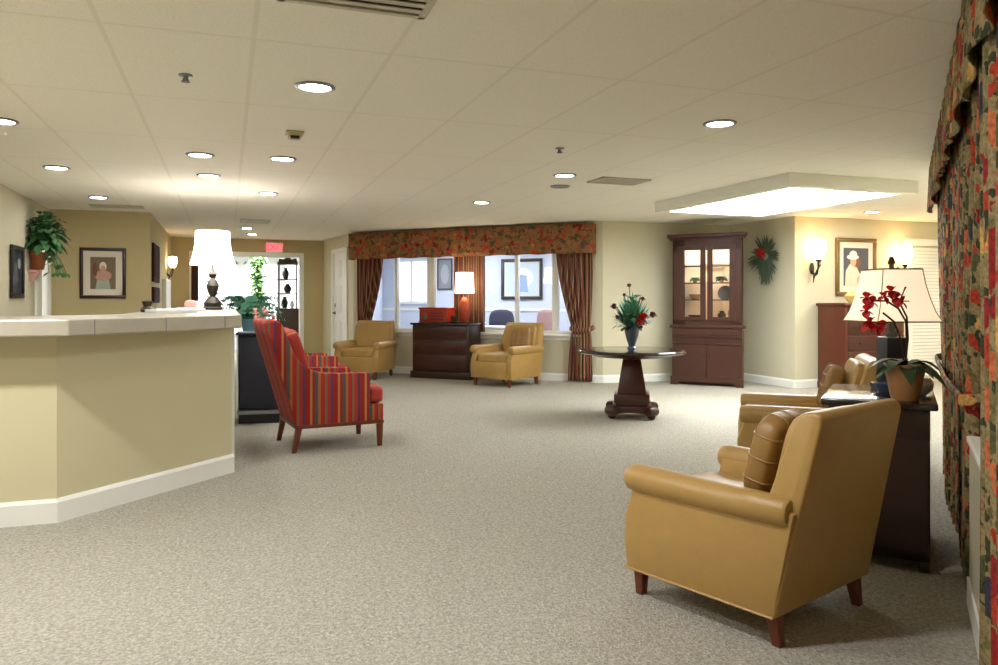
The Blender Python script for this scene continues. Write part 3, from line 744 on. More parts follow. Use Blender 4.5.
tp = thing('potted_ivy','small green ivy plant behind the left glass door','plant',TC @ Vector((-0.21,0.185,1.473)),AH); obj('pot', bowl_mb(0.05,0.05), M['terra'], tp); obj('foliage', bush_mb(0.10,0.12,60,1), M['green'], tp)
tp = thing('potted_ivy','green plant with pale jug behind the right glass door','plant',TC @ Vector((0.165,0.185,1.473)),AH); obj('pot', bowl_mb(0.05,0.05), M['tanpot'], tp); obj('foliage', bush_mb(0.115,0.14,60,2), M['green'], tp)
on_shelf('jug','pale jug beside the plant in the right cabinet door','jug',vase_mb(0.06,0.17),M['frost'],0.335,0.10,1.47)
on_shelf('bowl','brown bowl on the second shelf up behind the left glass door','bowl',bowl_mb(0.10,0.09),M['tanpot'],-0.2,0.17,1.21)
on_shelf('plate','patterned dark plate standing behind the right glass door','plate',plate_mb(0.105),M['iron'],0.21,0.25,1.21)
on_shelf('bowl','low dark bowl on the bottom shelf behind the left glass door','bowl',bowl_mb(0.11,0.05),M['bronze'],-0.2,0.17,0.95)
on_shelf('figurine','small brown figurine on the bottom shelf behind the right glass door','ornament',vase_mb(0.045,0.16),M['tanpot'],0.30,0.17,0.95)
on_shelf('teapot','dark round pot on the bottom shelf behind the right glass door','pot',vase_mb(0.06,0.11),M['bronze'],0.18,0.15,0.95)

# ------------------------------------------------------------------ wall swag
ws = thing('wall_swag','green wall spray with red flowers beside the display cabinet','wall decoration',(7.375,9.03,1.80),0)
mb = MB(); rnd = random.Random(5)
for i in range(120):
    a = rnd.uniform(0,2*PI); L = rnd.uniform(0.14,0.31)
    mb.leaf((-0.03-0.05*rnd.random(),0.06*math.cos(a),0.05+0.06*math.sin(a)), (-rnd.uniform(0.0,0.25), math.cos(a), math.sin(a)), L, 0.035, 0.12, 5, 0.2, (-1,0,0.2))
for i in range(14): mb.leaf((-0.04,rnd.uniform(-0.05,0.05),-0.05),(-0.1,rnd.uniform(-0.3,0.3),-1),0.30,0.04,0.1,5,0.2,(-1,0,0))
obj('greenery', mb, M['sage'], ws)
for i,(y,z) in enumerate(((0.05,0.09),(-0.03,0.12),(0.0,0.05),(0.07,0.13))):
    mb = MB(); bloom(mb,(-0.13,y,z),0.055,16,i+30); obj('red_bloom', mb, M['red'], ws)

# ------------------------------------------------------------------ sconces and pictures
def sconce(label, x, y, ang, z):
    s = thing('wall_sconce', label, 'wall lamp', (x,y,z), ang, 'wall sconces')   # local -y into the room
    mb = MB(); mb.lathe([(0.0,0.18),(0.05,0.18),(0.085,0.25),(0.10,0.33),(0.095,0.43),(0.085,0.45),(0.0,0.45)], c=(0,-0.13,0), n=24); obj('glass_shade', mb, M['sconce'], s, label='glowing glass shade')
    mb = MB(); mb.lathe([(0,0),(0.035,0),(0.035,0.015),(0,0.02)], n=20, M=Matrix.Translation((0,0,0.06)) @ Matrix.Scale(2.4,4,(0,0,1)) @ Matrix.Rotation(PI/2,4,'X'))
    mb.tube([(0,-0.01,0.05),(0,-0.06,-0.05),(0,-0.10,-0.02),(0,-0.13,0.08),(0,-0.13,0.18)], [0.014,0.016,0.016,0.014,0.022], 10)
    mb.tube([(0,-0.03,-0.14),(0,-0.05,-0.05),(0.03,-0.07,0.03),(0.07,-0.09,0.10),(0.08,-0.09,0.16)], [0.006,0.014,0.012,0.009,0.012], 8)
    mb.lathe([(0.0,0.15),(0.03,0.15),(0.055,0.19),(0.0,0.2)], c=(0,-0.13,0), n=20)
    obj('bracket', mb, M['iron'], s, label='dark iron bracket'); return s
sconce('glowing sconce on the wall left of the hat picture', 7.66, 8.49, 0, 1.60)
sconce('glowing sconce right of the hat picture, above the near lamp', 9.22, 8.49, 0, 1.56)
sconce('small glowing sconce on the hallway wall behind the desk', -0.955, 14.0, PI/2, 1.64).scale = (0.7,)*3

def picture(label, loc, ang, w, h, fm, bord, matw, art):
    p = thing('framed_picture', label, 'picture', loc, ang)     # local x along wall, -y to the room, z centre
    mb = MB()
    for bx in ((-w/2,w/2,-h/2,-h/2+bord),(-w/2,w/2,h/2-bord,h/2),(-w/2,-w/2+bord,-h/2+bord,h/2-bord),(w/2-bord,w/2,-h/2+bord,h/2-bord)):
        mb.box(((bx[0]+bx[1])/2,-0.016,(bx[2]+bx[3])/2),(bx[1]-bx[0],0.03,bx[3]-bx[2]),0.006)
    obj('frame', mb, fm, p)
    mb = MB(); mb.box((0,-0.006,0),(w-bord*1.6,0.008,h-bord*1.6)); obj('mat_board', mb, M['mat_board'], p)
    aw, ah = w-2*bord-2*matw, h-2*bord-2*matw
    mb = MB(); mats = [art[0]]
    mb.box((0,-0.012,0),(aw,0.004,ah))
    yy = -0.0145
    for i,(m_, pts) in enumerate(art[1:]):
        mats.append(m_); mb.mi = i+1; yy -= 0.0006
        if pts[0] == 'e':
            _,cx,cz,rx,rz = pts; q=[(cx*aw+rx*aw*math.cos(2*PI*k/20), yy, cz*ah+rz*ah*math.sin(2*PI*k/20)) for k in range(20)]
        else: q=[(x*aw,yy,z*ah) for x,z in pts]
        mb.ngon(q)
    obj('print', mb, mats, p, smooth=False); return p
def flat(n,c): return mat(n,c,0.8,0.12,25)
slate=flat('art_slate',srgb(84,84,92)); hat=flat('art_cream',srgb(232,222,206)); skin=flat('art_skin',srgb(206,160,124)); dress=flat('art_dress',srgb(220,204,180)); pinkd=flat('art_pink',srgb(196,150,134)); olive=flat('art_olive',srgb(126,108,84)); brn=flat('art_brown',srgb(126,82,56)); sage=flat('art_sage',srgb(168,176,158))
picture('framed picture of a figure in a white hat between two sconces', (8.445,8.497,1.69), 0, 0.73, 0.82, M['gold'], 0.055, 0.085,
    [slate, (dress,[(-0.45,-0.5),(-0.42,-0.1),(-0.25,0.08),(0.0,0.02),(0.12,-0.15),(0.3,-0.25),(0.42,-0.5)]), (brn,('e',0.02,0.12,0.16,0.13)), (skin,('e',-0.12,0.14,0.12,0.13)), (hat,('e',-0.14,0.26,0.24,0.07)), (hat,('e',-0.12,0.33,0.15,0.10)), (skin,[(0.02,-0.3),(0.2,-0.18),(0.4,-0.28),(0.38,-0.42),(0.05,-0.45)])])
picture('dark framed portrait print on the gold wall behind the desk', (-1.515,11.047,1.57), 0, 0.54, 0.66, M['darkwood'], 0.042, 0.08,
    [olive, (sage,[(-0.3,-0.5),(-0.22,-0.15),(0,-0.05),(0.22,-0.15),(0.3,-0.5)]), (pinkd,('e',0,-0.08,0.34,0.16)), (hat,('e',0,0.2,0.14,0.15)), (skin,('e',0,0.14,0.10,0.1)), (brn,('e',-0.32,0.1,0.1,0.22))])
p = picture('black framed dark picture on the left wall by the hanging plant', (-2.127,9.4,1.52), PI/2, 0.50, 0.56, M['black'], 0.05, 0.0,
    [M['navy'], (sage,('e',0.2,0.2,0.14,0.12)), (slate,('e',-0.15,-0.1,0.22,0.3))])

# hall wall: two dark shuttered panels and white pilaster
for z0,z1,l in ((1.47,2.0,'upper dark wooden panel on the hallway wall'),(1.18,1.40,'lower dark wooden panel on the hallway wall')):
    mb = MB(); mb.box((-0.945,11.75,(z0+z1)/2),(0.03,0.95,z1-z0),0.006); mb.box((-0.928,11.75,(z0+z1)/2),(0.012,0.8,(z1-z0)*0.75),0.004)
    o=obj('wall_plaque', mb, M['plaque'], smooth=False); tag(o,l,'picture','dark panels on the hallway wall')
mb = MB(); mb.box((-0.93,13.6,0.78),(0.06,1.0,1.56),0.01); struct('trim_6', mb, M['trim'])
# ------------------------------------------------------------------ hanging plant on the left wall
hp = thing('wall_planter','leafy green plant in a terracotta pot on a wall bracket at far left','plant',(-2.02,10.05,1.57),0)
mb = MB(); mb.box((-0.08,0,-0.02),(0.14,0.2,0.03),0.006); mb.prism([(-0.15,-0.03),(0.0,-0.03),(-0.15,-0.2)],'y',-0.05,0.05,0.006); obj('bracket', mb, M['pinkp'], hp, label='pale pink bracket shelf')
mb = MB(); mb.lathe([(0,0),(0.06,0),(0.085,0.17),(0.095,0.17),(0.095,0.2),(0.08,0.2),(0.06,0.1),(0,0.09)], c=(-0.03,0,0), n=22); obj('pot', mb, M['terra'], hp)
mb = MB(); rnd = random.Random(11)
for i in range(330):
    a=rnd.uniform(0,2*PI); e=rnd.uniform(-0.5,1.3); r0=rnd.uniform(0.05,0.30)
    d=Vector((math.cos(a)*math.cos(e),math.sin(a)*math.cos(e),math.sin(e)))
    pp=Vector((0.03,0.02,0.38))+Vector((d.x*0.55,d.y*0.9,d.z*0.95))*r0
    if pp.x < -0.10: pp.x = -0.10; d.x = abs(d.x)
    mb.leaf(pp,d,rnd.uniform(0.09,0.14),0.075,0.6,4)
for i in range(14):
    a=rnd.uniform(-1.2,1.2); pts=[(0,0,0.22)]; x,y,z=0.04*math.cos(a),0.06*math.sin(a),0.26
    for k in range(6):
        x+=0.035*math.cos(a); y+=0.05*math.sin(a); z-=0.02*k; pts.append((x,y,z)); mb.leaf((x,y,z),(math.cos(a+k),math.sin(a+k),-0.3),0.08,0.05,0.4,3)
    mb.tube(pts,0.003,5)
obj('foliage', mb, M['green'], hp)
# ------------------------------------------------------------------ tall chest and yellow ornament
tc_ = thing('chest_of_drawers','tall cherry chest of drawers under the hat picture','chest',(8.265,8.22,0),0)
mb = MB(); mb.box((0,0,0.61),(1.03,0.5,1.06),0.006); obj('carcass', mb, M['cherry'], tc_)
mb = MB(); mb.box((0,-0.01,1.16),(1.09,0.54,0.04),0.01); obj('top', mb, M['cherry'], tc_)
mb = MB(); mb.box((0,0,0.05),(1.06,0.5,0.1),0.01); obj('plinth', mb, M['cherry'], tc_)
for k in range(5):
    z=0.22+k*0.21; mb=MB(); mb.box((0,-0.252,z),(0.95,0.02,0.19),0.006); d=obj('drawer', mb, M['mahog_t'], tc_, label='dark drawer front')
    for s in (-1,1):
        mb=MB(); mb.ball((s*0.28,-0.275,z),0.016,sub=2); obj('knob', mb, M['bronze'], d)
mb = MB(); mb.lathe([(0,0),(0.05,0),(0.1,0.05),(0.11,0.1),(0.06,0.15),(0.0,0.16)],n=24); o=obj('ornament', mb, M['yellow']); o.location=(8.03,8.12,1.182); tag(o,'pale yellow round ornament on the tall chest below the hat picture','ornament')

# ------------------------------------------------------------------ near lamp table group
AU = math.atan2(U.y,U.x)
et = thing('lamp_table','dark wooden lamp table between the two tan armchairs at right','side table',(3.042,2.907,0),AU)
mb = MB(); mb.box((0,0,0.745),(0.72,0.48,0.03),0.008); obj('tabletop', mb, M['blacktop'], et)
mb = MB(); mb.box((0,0,0.66),(0.66,0.42,0.14),0.006); obj('apron', mb, M['darkwood'], et)
for s in (-1,1):
    mb = MB(); mb.box((s*0.315,0,0.325),(0.03,0.41,0.55),0.006); obj('side_panel', mb, M['darkwood'], et)
mb = MB(); mb.box((0,-0.195,0.325),(0.61,0.03,0.55),0.006); obj('back_panel', mb, M['darkwood'], et)
mb = MB(); mb.box((0,0,0.075),(0.66,0.42,0.05),0.006); obj('bottom_shelf', mb, M['darkwood'], et)
mb = MB(); mb.box((0,0.212,0.66),(0.58,0.014,0.1),0.004); d=obj('drawer', mb, M['darkwood'], et)
mb = MB(); mb.ball((0,0.228,0.66),0.012,sub=2); obj('knob', mb, M['bronze'], d)
for sx in (-1,1):
    for sy in (-1,1): obj('foot', leg_mb(sx*0.30,sy*0.185,0.05,0.045,0.04), M['darkwood'], et)
def tl(u,v,z=0.761):  # point on the lamp table
    c=math.cos(AU); s=math.sin(AU); return (2.99+c*u-s*v, 2.86+s*u+c*v, z)
tl_ = thing('table_lamp','lit cream square shade lamp on the near table behind the orchid','lamp',tl(0.28,-0.05),R(-17))
mb = MB(); mb.box((0,0,0.015),(0.15,0.15,0.03),0.005); mb.box((0,0,0.15),(0.11,0.11,0.24),0.012); mb.lathe([(0.03,0.27),(0.02,0.3),(0.012,0.34),(0.012,0.5),(0,0.5)],n=14); obj('base', mb, M['black'], tl_, label='black square lamp base')
mb = MB(); prof=[(0.178,0.35),(0.156,0.40),(0.138,0.47),(0.124,0.54),(0.114,0.615)]
rings=[]
for hw,z in prof:
    cc_=0.028
    rings.append([mb.bm.verts.new((x,y,z)) for x,y in ((-hw+cc_,-hw),(hw-cc_,-hw),(hw,-hw+cc_),(hw,hw-cc_),(hw-cc_,hw),(-hw+cc_,hw),(-hw,hw-cc_),(-hw,-hw+cc_))])
for a,b_ in zip(rings,rings[1:]):
    for i in range(8): mb.bm.faces.new((a[i],a[(i+1)%8],b_[(i+1)%8],b_[i]))
o=obj('lamp_shade', mb, M['shade_warm'], tl_, label='lit cream fabric shade'); sm=o.modifiers.new('thickness','SOLIDIFY'); sm.thickness=0.004
for hw,z in ((0.178,0.35),(0.114,0.615)):
    mb = MB()
    q=[(-hw+cc_,-hw,z),(hw-cc_,-hw,z),(hw,-hw+cc_,z),(hw,hw-cc_,z),(hw-cc_,hw,z),(-hw+cc_,hw,z),(-hw,hw-cc_,z),(-hw,-hw+cc_,z)]; mb.tube(q+[q[0]],0.004,6)
    obj('trim_band', mb, M['gold'], tl_, label='gold braid on the shade edges')
for sx in (-1,1):
    for sy in (-1,1):
        mb = MB(); mb.tube([(sx*(hw-0.012),sy*(hw-0.012),z) for hw,z in prof],0.0025,6); obj('seam', mb, M['seam'], tl_)
mb = MB(); mb.lathe([(0,0.5),(0.012,0.5),(0.012,0.64),(0.02,0.65),(0.01,0.68),(0,0.685)],n=12); mb.box((0,0,0.608),(0.22,0.006,0.006)); mb.box((0,0,0.608),(0.006,0.22,0.006)); obj('finial', mb, M['bronze'], tl_)

orx = tl(-0.17,-0.11)
oc = thing('potted_orchid','red orchid in a tan pot on the near lamp table','plant',orx,0)
mb = MB(); mb.lathe([(0,0),(0.055,0),(0.062,0.02),(0.085,0.14),(0.09,0.165),(0.08,0.165),(0.07,0.12),(0,0.11)],n=26); obj('pot', mb, M['tanpot'], oc)
mb = MB(); mb.lathe([(0,0.12),(0.078,0.13),(0.05,0.15),(0,0.155)],n=20); obj('moss', mb, M['green_d'], oc)
mb = MB(); rnd=random.Random(4)
for i in range(13):
    a=i*2*PI/13+rnd.uniform(-0.2,0.2); mb.leaf((0,0,0.15),(math.cos(a),math.sin(a),rnd.uniform(0.3,1.0)),rnd.uniform(0.14,0.22),0.07,0.7,6,0.3)
obj('leaves', mb, M['green_d'], oc)
# stems arch to the camera's left (world direction of the lens's left)
Lx=Vector((-0.9415,0.337,0))
def stem(pts): return [tuple(Lx*x+Vector((0,0,z))+Vector((0.337,0.9415,0))*dd) for x,z,dd in pts]
mb = MB(); s1=stem([(0,0.14,0),(-0.01,0.26,0),(0.0,0.36,-0.01),(0.04,0.42,-0.02),(0.10,0.455,-0.03),(0.16,0.455,-0.03),(0.19,0.43,-0.03)])
s2=stem([(0,0.14,0),(-0.02,0.28,0.01),(-0.02,0.38,0.02),(0.01,0.45,0.03),(-0.02,0.52,0.03)]); s3=stem([(0.0,0.14,0),(0.02,0.28,0),(0.06,0.36,-0.02),(0.12,0.40,-0.04)])
for q in (s1,s2,s3): mb.tube(q,0.0045,6)
obj('stem', mb, M['bronze'], oc, label='dark arching stems')
mb = MB()
fl=stem([(0.06,0.47,-0.04),(0.09,0.50,-0.05),(0.12,0.475,-0.05),(0.04,0.45,-0.05),(0.17,0.45,-0.04),(0.195,0.41,-0.04),(0.18,0.36,-0.04),(0.16,0.33,-0.05),(0.20,0.34,-0.05),(0.13,0.34,-0.05),(0.19,0.47,-0.03)])
for i,q in enumerate(fl):
    for k in range(5):
        a=k*2*PI/5+i; d=Lx*math.cos(a)+Vector((0,0,1))*math.sin(a)+Vector((-0.1,-0.35,0)); mb.leaf(q,d,0.037,0.038,0.1,3,0.3)
    mb.ball(q,0.007,sub=1)
obj('blossom', mb, M['red'], oc, label='red orchid blossoms')
mb = MB(); mb.lathe([(0,0),(0.03,0),(0.05,0.03),(0.055,0.045),(0.045,0.045),(0.03,0.015),(0,0.012)],n=20); o=obj('bowl', mb, M['vase']); o.location=tl(0.12,-0.02); tag(o,'small dark bowl on the near lamp table left of the orchid','bowl')
mb = MB(); mb.lathe([(0,0),(0.03,0),(0.06,0.03),(0.065,0.06),(0.05,0.085),(0.0,0.09)],n=22); o=obj('candle_holder', mb, M['frost']); o.location=tl(0.05,-0.17); tag(o,'white round glass holder on the near lamp table right of the orchid','candle holder')

# ------------------------------------------------------------------ drapes of the right wall
def drape(mb, x0, x1, z0, z1, y0, amp, folds, tie=None, nu=140, nv=26, seed=1, flip=1):
    rnd=random.Random(seed); ph=[rnd.uniform(0,6) for _ in range(3)]
    def fn(u,v):
        z=z1+(z0-z1)*v; a,b=x0,x1
        if tie:
            tz,ta,tb,ba,bb=tie
            if z>=tz:
                k=((z1-z)/(z1-tz)); k=k**1.6; a=x0+(ta-x0)*k; b=x1+(tb-x1)*k
            else:
                k=((tz-z)/(tz-z0)); k=k**0.5; a=ta+(ba-ta)*k; b=tb+(bb-tb)*k
        x=a+(b-a)*u; sq=1.0
        th_=u*folds*2*PI+0.6*math.sin(u*5+ph[0])
        y=y0+flip*amp*(math.sin(th_)+0.35*math.sin(2.1*th_+ph[1])+0.15*math.sin(v*4+u*9+ph[2]))
        return (x,y,z)
    return mb.grid(nu,nv,fn)
TR = frameM(0,0,AU)    # local x = s along the wall, local y = -q
def rdrape(name,label,x0,x1,z0,z1,q,amp,folds,tie,m,seed):
    mb=MB(); drape(mb,x0,x1,z0,z1,-q,amp,folds,tie,seed=seed)
    o=obj(name,mb,M[m],M=None); o.rotation_euler=(0,0,AU); sm=o.modifiers.new('thickness','SOLIDIFY'); sm.thickness=0.006
    return o
tag(rdrape('window_curtain','floral drape at the right edge of the frame, nearest the camera',1.05,2.93,0.015,2.12,0.238,0.022,11,None,'floral_near',2),'floral drape at the right edge of the frame, nearest the camera','curtain','floral drapes on the right wall')
cu=rdrape('window_curtain','x',3.1,7.0,0.015,2.12,0.262,0.026,17,(0.80,3.66,6.3,3.66,6.2),'floral_near',5); tag(cu,'floral drape behind the near lamp table, gathered by a tieback','curtain','floral drapes on the right wall')
mb=MB(); mb.tube([(3.60,-0.30,0.82),(3.62,-0.21,0.81),(4.9,-0.205,0.78),(6.25,-0.21,0.81),(6.3,-0.30,0.83)],0.012,8,flat=2.2); o=obj('tieback',mb,M['floral_near'],cu)
# valance: pleated face with returns and stepped jabots
mb=MB()
def fnv(u,v):
    s_=0.95+(7.15-0.95)*u; bot=1.97-0.05*abs(math.sin(u*24))-0.02*math.sin(u*61); z=2.30+(bot-2.30)*v
    return (s_, -(0.190-0.004*v+0.012*math.sin(u*150)*(0.3+v)), z)
mb.grid(260,8,fnv)
mb.box((4.05,-0.275,2.305),(6.2,0.125,0.012)); mb.box((7.15,-0.275,2.15),(0.012,0.125,0.30)); mb.box((0.95,-0.275,2.15),(0.012,0.125,0.30))
va=obj('valance',mb,M['floral_near']); va.rotation_euler=(0,0,AU); sm=va.modifiers.new('thickness','SOLIDIFY'); sm.thickness=0.006
tag(va,'long floral pleated valance along the top of the right wall','valance')
# ------------------------------------------------------------------ drapes of the inner window
def wdrape(label,x0,x1,z0,z1,y,amp,folds,tie,seed):
    mb=MB(); drape(mb,x0,x1,z0,z1,y,amp,folds,tie,nu=90,seed=seed)
    o=obj('window_curtain',mb,M['drape_far']); o.location=(WL[0],WL[1],0); o.rotation_euler=(0,0,AW); tag(o,label,'curtain','drapes of the inner window')
    sm=o.modifiers.new('thickness','SOLIDIFY'); sm.thickness=0.005
    return o
a=wdrape('dark striped drape at the left side of the inner window',0.12,0.66,0.02,2.0,-0.075,0.022,6,(0.72,0.14,0.36,0.12,0.42),3)
b=wdrape('striped drape at the right side of the inner window, tied low',3.74,4.33,0.02,2.0,-0.075,0.022,7,(0.78,4.0,4.29,3.93,4.32),4)
c=wdrape('striped drape in the middle of the inner window behind the desk lamp',2.0,2.55,0.72,2.0,-0.055,0.012,6,None,6)
mb=MB(); mb.tube([(3.97,-0.06,0.80),(4.1,-0.12,0.77),(4.28,-0.12,0.78),(4.33,-0.03,0.82)],0.02,8,flat=1.8); obj('tieback',mb,M['drape_far'],b)
mb=MB(); mb.tube([(0.40,-0.06,0.75),(0.3,-0.115,0.72),(0.15,-0.115,0.73),(0.1,-0.03,0.77)],0.02,8,flat=1.8); obj('tieback',mb,M['drape_far'],a)
mb=MB()
def fw(u,v):
    x=0.03+4.32*u; z=2.335-0.43*v+0.006*math.sin(u*60)*v
    pl=abs(math.sin(u*PI*14)); y=-0.17-0.012*(pl**0.3)*(0.3+v)-0.006*math.sin(u*180)*v
    return (x,y,z)
mb.grid(300,6,fw); mb.box((2.19,-0.09,2.337),(4.32,0.17,0.012)); mb.box((0.03,-0.09,2.12),(0.012,0.17,0.43)); mb.box((4.35,-0.09,2.12),(0.012,0.17,0.43))
v2=obj('valance',mb,M['floral_far']); v2.location=(WL[0],WL[1],0); v2.rotation_euler=(0,0,AW); sm=v2.modifiers.new('thickness','SOLIDIFY'); sm.thickness=0.006
tag(v2,'rust floral box valance across the inner window','valance')

# ------------------------------------------------------------------ dresser, red box, desk lamp
DX, DY = 3.248, 11.518
dr = thing('dresser','dark dresser with red box and lamp beneath the inner window','dresser',(DX,DY,0),AW)
mb=MB(); mb.box((0,0,0.47),(1.0,0.40,0.72),0.006); obj('carcass',mb,M['darkwood'],dr)
mb=MB(); mb.box((0,-0.01,0.848),(1.06,0.45,0.035),0.01); obj('top',mb,M['blacktop'],dr)
mb=MB(); mb.box((0,-0.005,0.055),(1.06,0.44,0.11),0.012); obj('plinth',mb,M['darkwood'],dr)
for k,(z,h_) in enumerate(((0.25,0.23),(0.49,0.2),(0.72,0.19))):
    mb=MB(); mb.box((0,-0.203,z),(0.93,0.02,h_),0.006); d=obj('drawer',mb,M['mahog_t'],dr,label='reddish dark drawer front')
    for s in (-1,1):
        mb=MB(); mb.tube([(s*0.28-0.05,-0.215,z),(s*0.28-0.04,-0.235,z-0.012),(s*0.28+0.04,-0.235,z-0.012),(s*0.28+0.05,-0.215,z)],0.006,8); obj('handle',mb,M['bronze'],d)
TD=frameM(DX,DY,AW)
rb=thing('red_box','red lacquered box with slotted front on the dresser','box',TD @ Vector((-0.17,0.0,0.866)),AW)
mb=MB(); mb.box((0,0,0.11),(0.50,0.26,0.20),0.008); obj('case',mb,M['redbox'],rb)
mb=MB(); mb.box((0,0,0.222),(0.53,0.28,0.03),0.008); obj('lid',mb,M['redbox'],rb)
mb=MB(); mb.box((0,0,0.012),(0.52,0.27,0.024),0.005); obj('base',mb,M['legwood'],rb)
mb=MB()
for k in range(3): mb.box((0.06,-0.132,0.06+k*0.045),(0.26,0.006,0.018),0.002)
obj('slot',mb,M['mahog_t'],rb,label='dark slots in the front')
mb=MB(); mb.box((-0.15,-0.133,0.10),(0.06,0.006,0.1),0.002); obj('plate',mb,M['green'],rb,label='green inset panel')
dl=thing('table_lamp','red ceramic lamp with a lit drum shade on the dresser','lamp',TD @ Vector((0.32,0.0,0.866)),0)
mb=MB(); mb.lathe([(0,0),(0.08,0),(0.085,0.015),(0.05,0.03),(0.06,0.05),(0.095,0.12),(0.105,0.22),(0.08,0.32),(0.045,0.37),(0.03,0.40),(0,0.40)],n=28); obj('base',mb,M['ceramic_red'],dl)
mb=MB(); mb.lathe([(0,0),(0.09,0),(0.09,0.02),(0,0.02)],n=24); mb.tube([(0,0,0.4),(0,0,0.7)],0.008); obj('fitting',mb,M['bronze'],dl)
mb=MB(); mb.lathe([(0.15,0.46),(0.135,0.78)],n=36,closed=False); o=obj('lamp_shade',mb,M['shade_desk'],dl,label='lit cream drum shade'); sm=o.modifiers.new('thickness','SOLIDIFY'); sm.thickness=0.004
mb=MB(); mb.lathe([(0,0),(0.06,0),(0.075,0.02),(0.03,0.03),(0.035,0.1),(0.0,0.11)],n=20); o=obj('candlestick',mb,M['iron']); o.location=TD @ Vector((0.20,-0.15,0.866)); tag(o,'short dark candlestick in front of the dresser lamp','ornament')

# ------------------------------------------------------------------ on the reception desk
cl=thing('table_lamp','bright white shaded lamp at the far end of the reception counter','lamp',(-0.14,8.5,1.119),0)
mb=MB(); mb.lathe([(0.225,0.47),(0.20,0.55),(0.178,0.66),(0.168,0.82)],n=40,closed=False); o=obj('lamp_shade',mb,M['shade_bright'],cl,label='bright white flared shade'); sm=o.modifiers.new('thickness','SOLIDIFY'); sm.thickness=0.004
mb=MB(); mb.lathe([(0,0.0),(0.10,0.0),(0.105,0.02),(0.085,0.035),(0.09,0.07),(0.06,0.11),(0.03,0.14),(0.05,0.19),(0.065,0.25),(0.04,0.30),(0.02,0.33),(0.045,0.37),(0.02,0.41),(0.012,0.45),(0.012,0.8),(0,0.8)],n=24)
rnd=random.Random(8)
for k in range(16):
    a=rnd.uniform(0,2*PI); z=rnd.uniform(0.08,0.36); mb.leaf((0.03*math.cos(a),0.03*math.sin(a),z),(math.cos(a),math.sin(a),0.8),0.09,0.04,0.2,4)
obj('base',mb,M['iron'],cl,label='ornate dark metal base')
for i,(x,y,r,l) in enumerate(((-0.42,6.6,0.3,'white papers on the reception counter near its corner'),(-0.35,7.6,0.1,'white papers on the reception counter before the lamp'))):
    mb=MB(); mb.box((0,0,0.012),(0.3,0.42,0.024),0.002); mb.box((0.03,0.02,0.028),(0.22,0.30,0.008),0.001); o=obj('paper_stack',mb,M['paper']); o.location=(x,y,1.1185); o.rotation_euler=(0,0,r); tag(o,l,'papers','papers on the counter')
mb=MB(); mb.lathe([(0,0),(0.05,0),(0.055,0.02),(0.03,0.05),(0.045,0.09),(0.0,0.1)],n=18); o=obj('card_holder',mb,M['bronze']); o.location=(-0.62,6.9,1.119); tag(o,'small bronze ornament on the counter below the dark hallway panels','ornament')
mb=MB(); mb.cushion((0,0,0.05),(0.12,0.1,0.1),6,3); o=obj('tissue_box',mb,M['pinkp']); o.location=(-0.34,8.2,1.119); tag(o,'pale pink tissue box left of the counter lamp','box')

# fern on a stand behind the wing chairs and pink flowers on the cabinet
fs=thing('fern_stand','dark plant stand holding a blue green fern behind the wing chairs','plant stand',(0.28,10.45,0),0)
mb=MB(); mb.lathe([(0,0.78),(0.15,0.78),(0.15,0.81),(0,0.81)],n=24); obj('tray',mb,M['darkwood'],fs)
for k in range(3):
    mb=MB(); a=k*2*PI/3; mb.tube([(0.12*math.cos(a),0.12*math.sin(a),0.785),(0.07*math.cos(a),0.07*math.sin(a),0.4),(0.17*math.cos(a),0.17*math.sin(a),0.012)],0.014,8); obj('leg',mb,M['darkwood'],fs)
fe=thing('potted_fern','blue green fern with arching fronds behind the wing chairs','plant',(0.28,10.45,0.811),0)
mb=MB(); mb.lathe([(0,0),(0.08,0),(0.12,0.16),(0.11,0.17),(0,0.13)],n=22); obj('pot',mb,M['teal'],fe)
mb=MB(); rnd=random.Random(21)
for i in range(64):
    a=rnd.uniform(0,2*PI); L=rnd.uniform(0.25,0.46); prev=None
    for k in range(10):
        s_=k/9; r_=L*s_; z=0.16+(0.55+0.2*(i%3))*s_-(0.55+0.1*(i%3))*s_*s_; p_=Vector((r_*math.cos(a),r_*math.sin(a),z))
        for sd in (-1,1): mb.leaf(p_,(math.cos(a+sd*1.2),math.sin(a+sd*1.2),-0.35),0.09*(1.1-s_*0.7),0.034,0.5,3,0.15,(math.cos(a),math.sin(a),0.5))
obj('fronds',mb,M['green_b'],fe)
pf=thing('flower_pot','small pot of pale pink flowers on the black cabinet','flowers',(0.37,8.05,0.899),0)
mb=MB(); mb.lathe([(0,0),(0.05,0),(0.065,0.1),(0.055,0.1),(0,0.08)],n=20); obj('pot',mb,M['paper'],pf)
for i in range(10):
    mb=MB(); bloom(mb,(rnd.uniform(-0.1,0.1),rnd.uniform(-0.08,0.08),rnd.uniform(0.13,0.22)),0.04,8,i+50); obj('bloom',mb,M['pinkp'],pf)
mb=MB(); 
for i in range(20):
    a=rnd.uniform(0,2*PI); mb.leaf((0,0,0.08),(math.cos(a),math.sin(a),rnd.uniform(0.4,1.2)),0.12,0.04,0.3,4)
obj('leaves',mb,M['green'],pf)

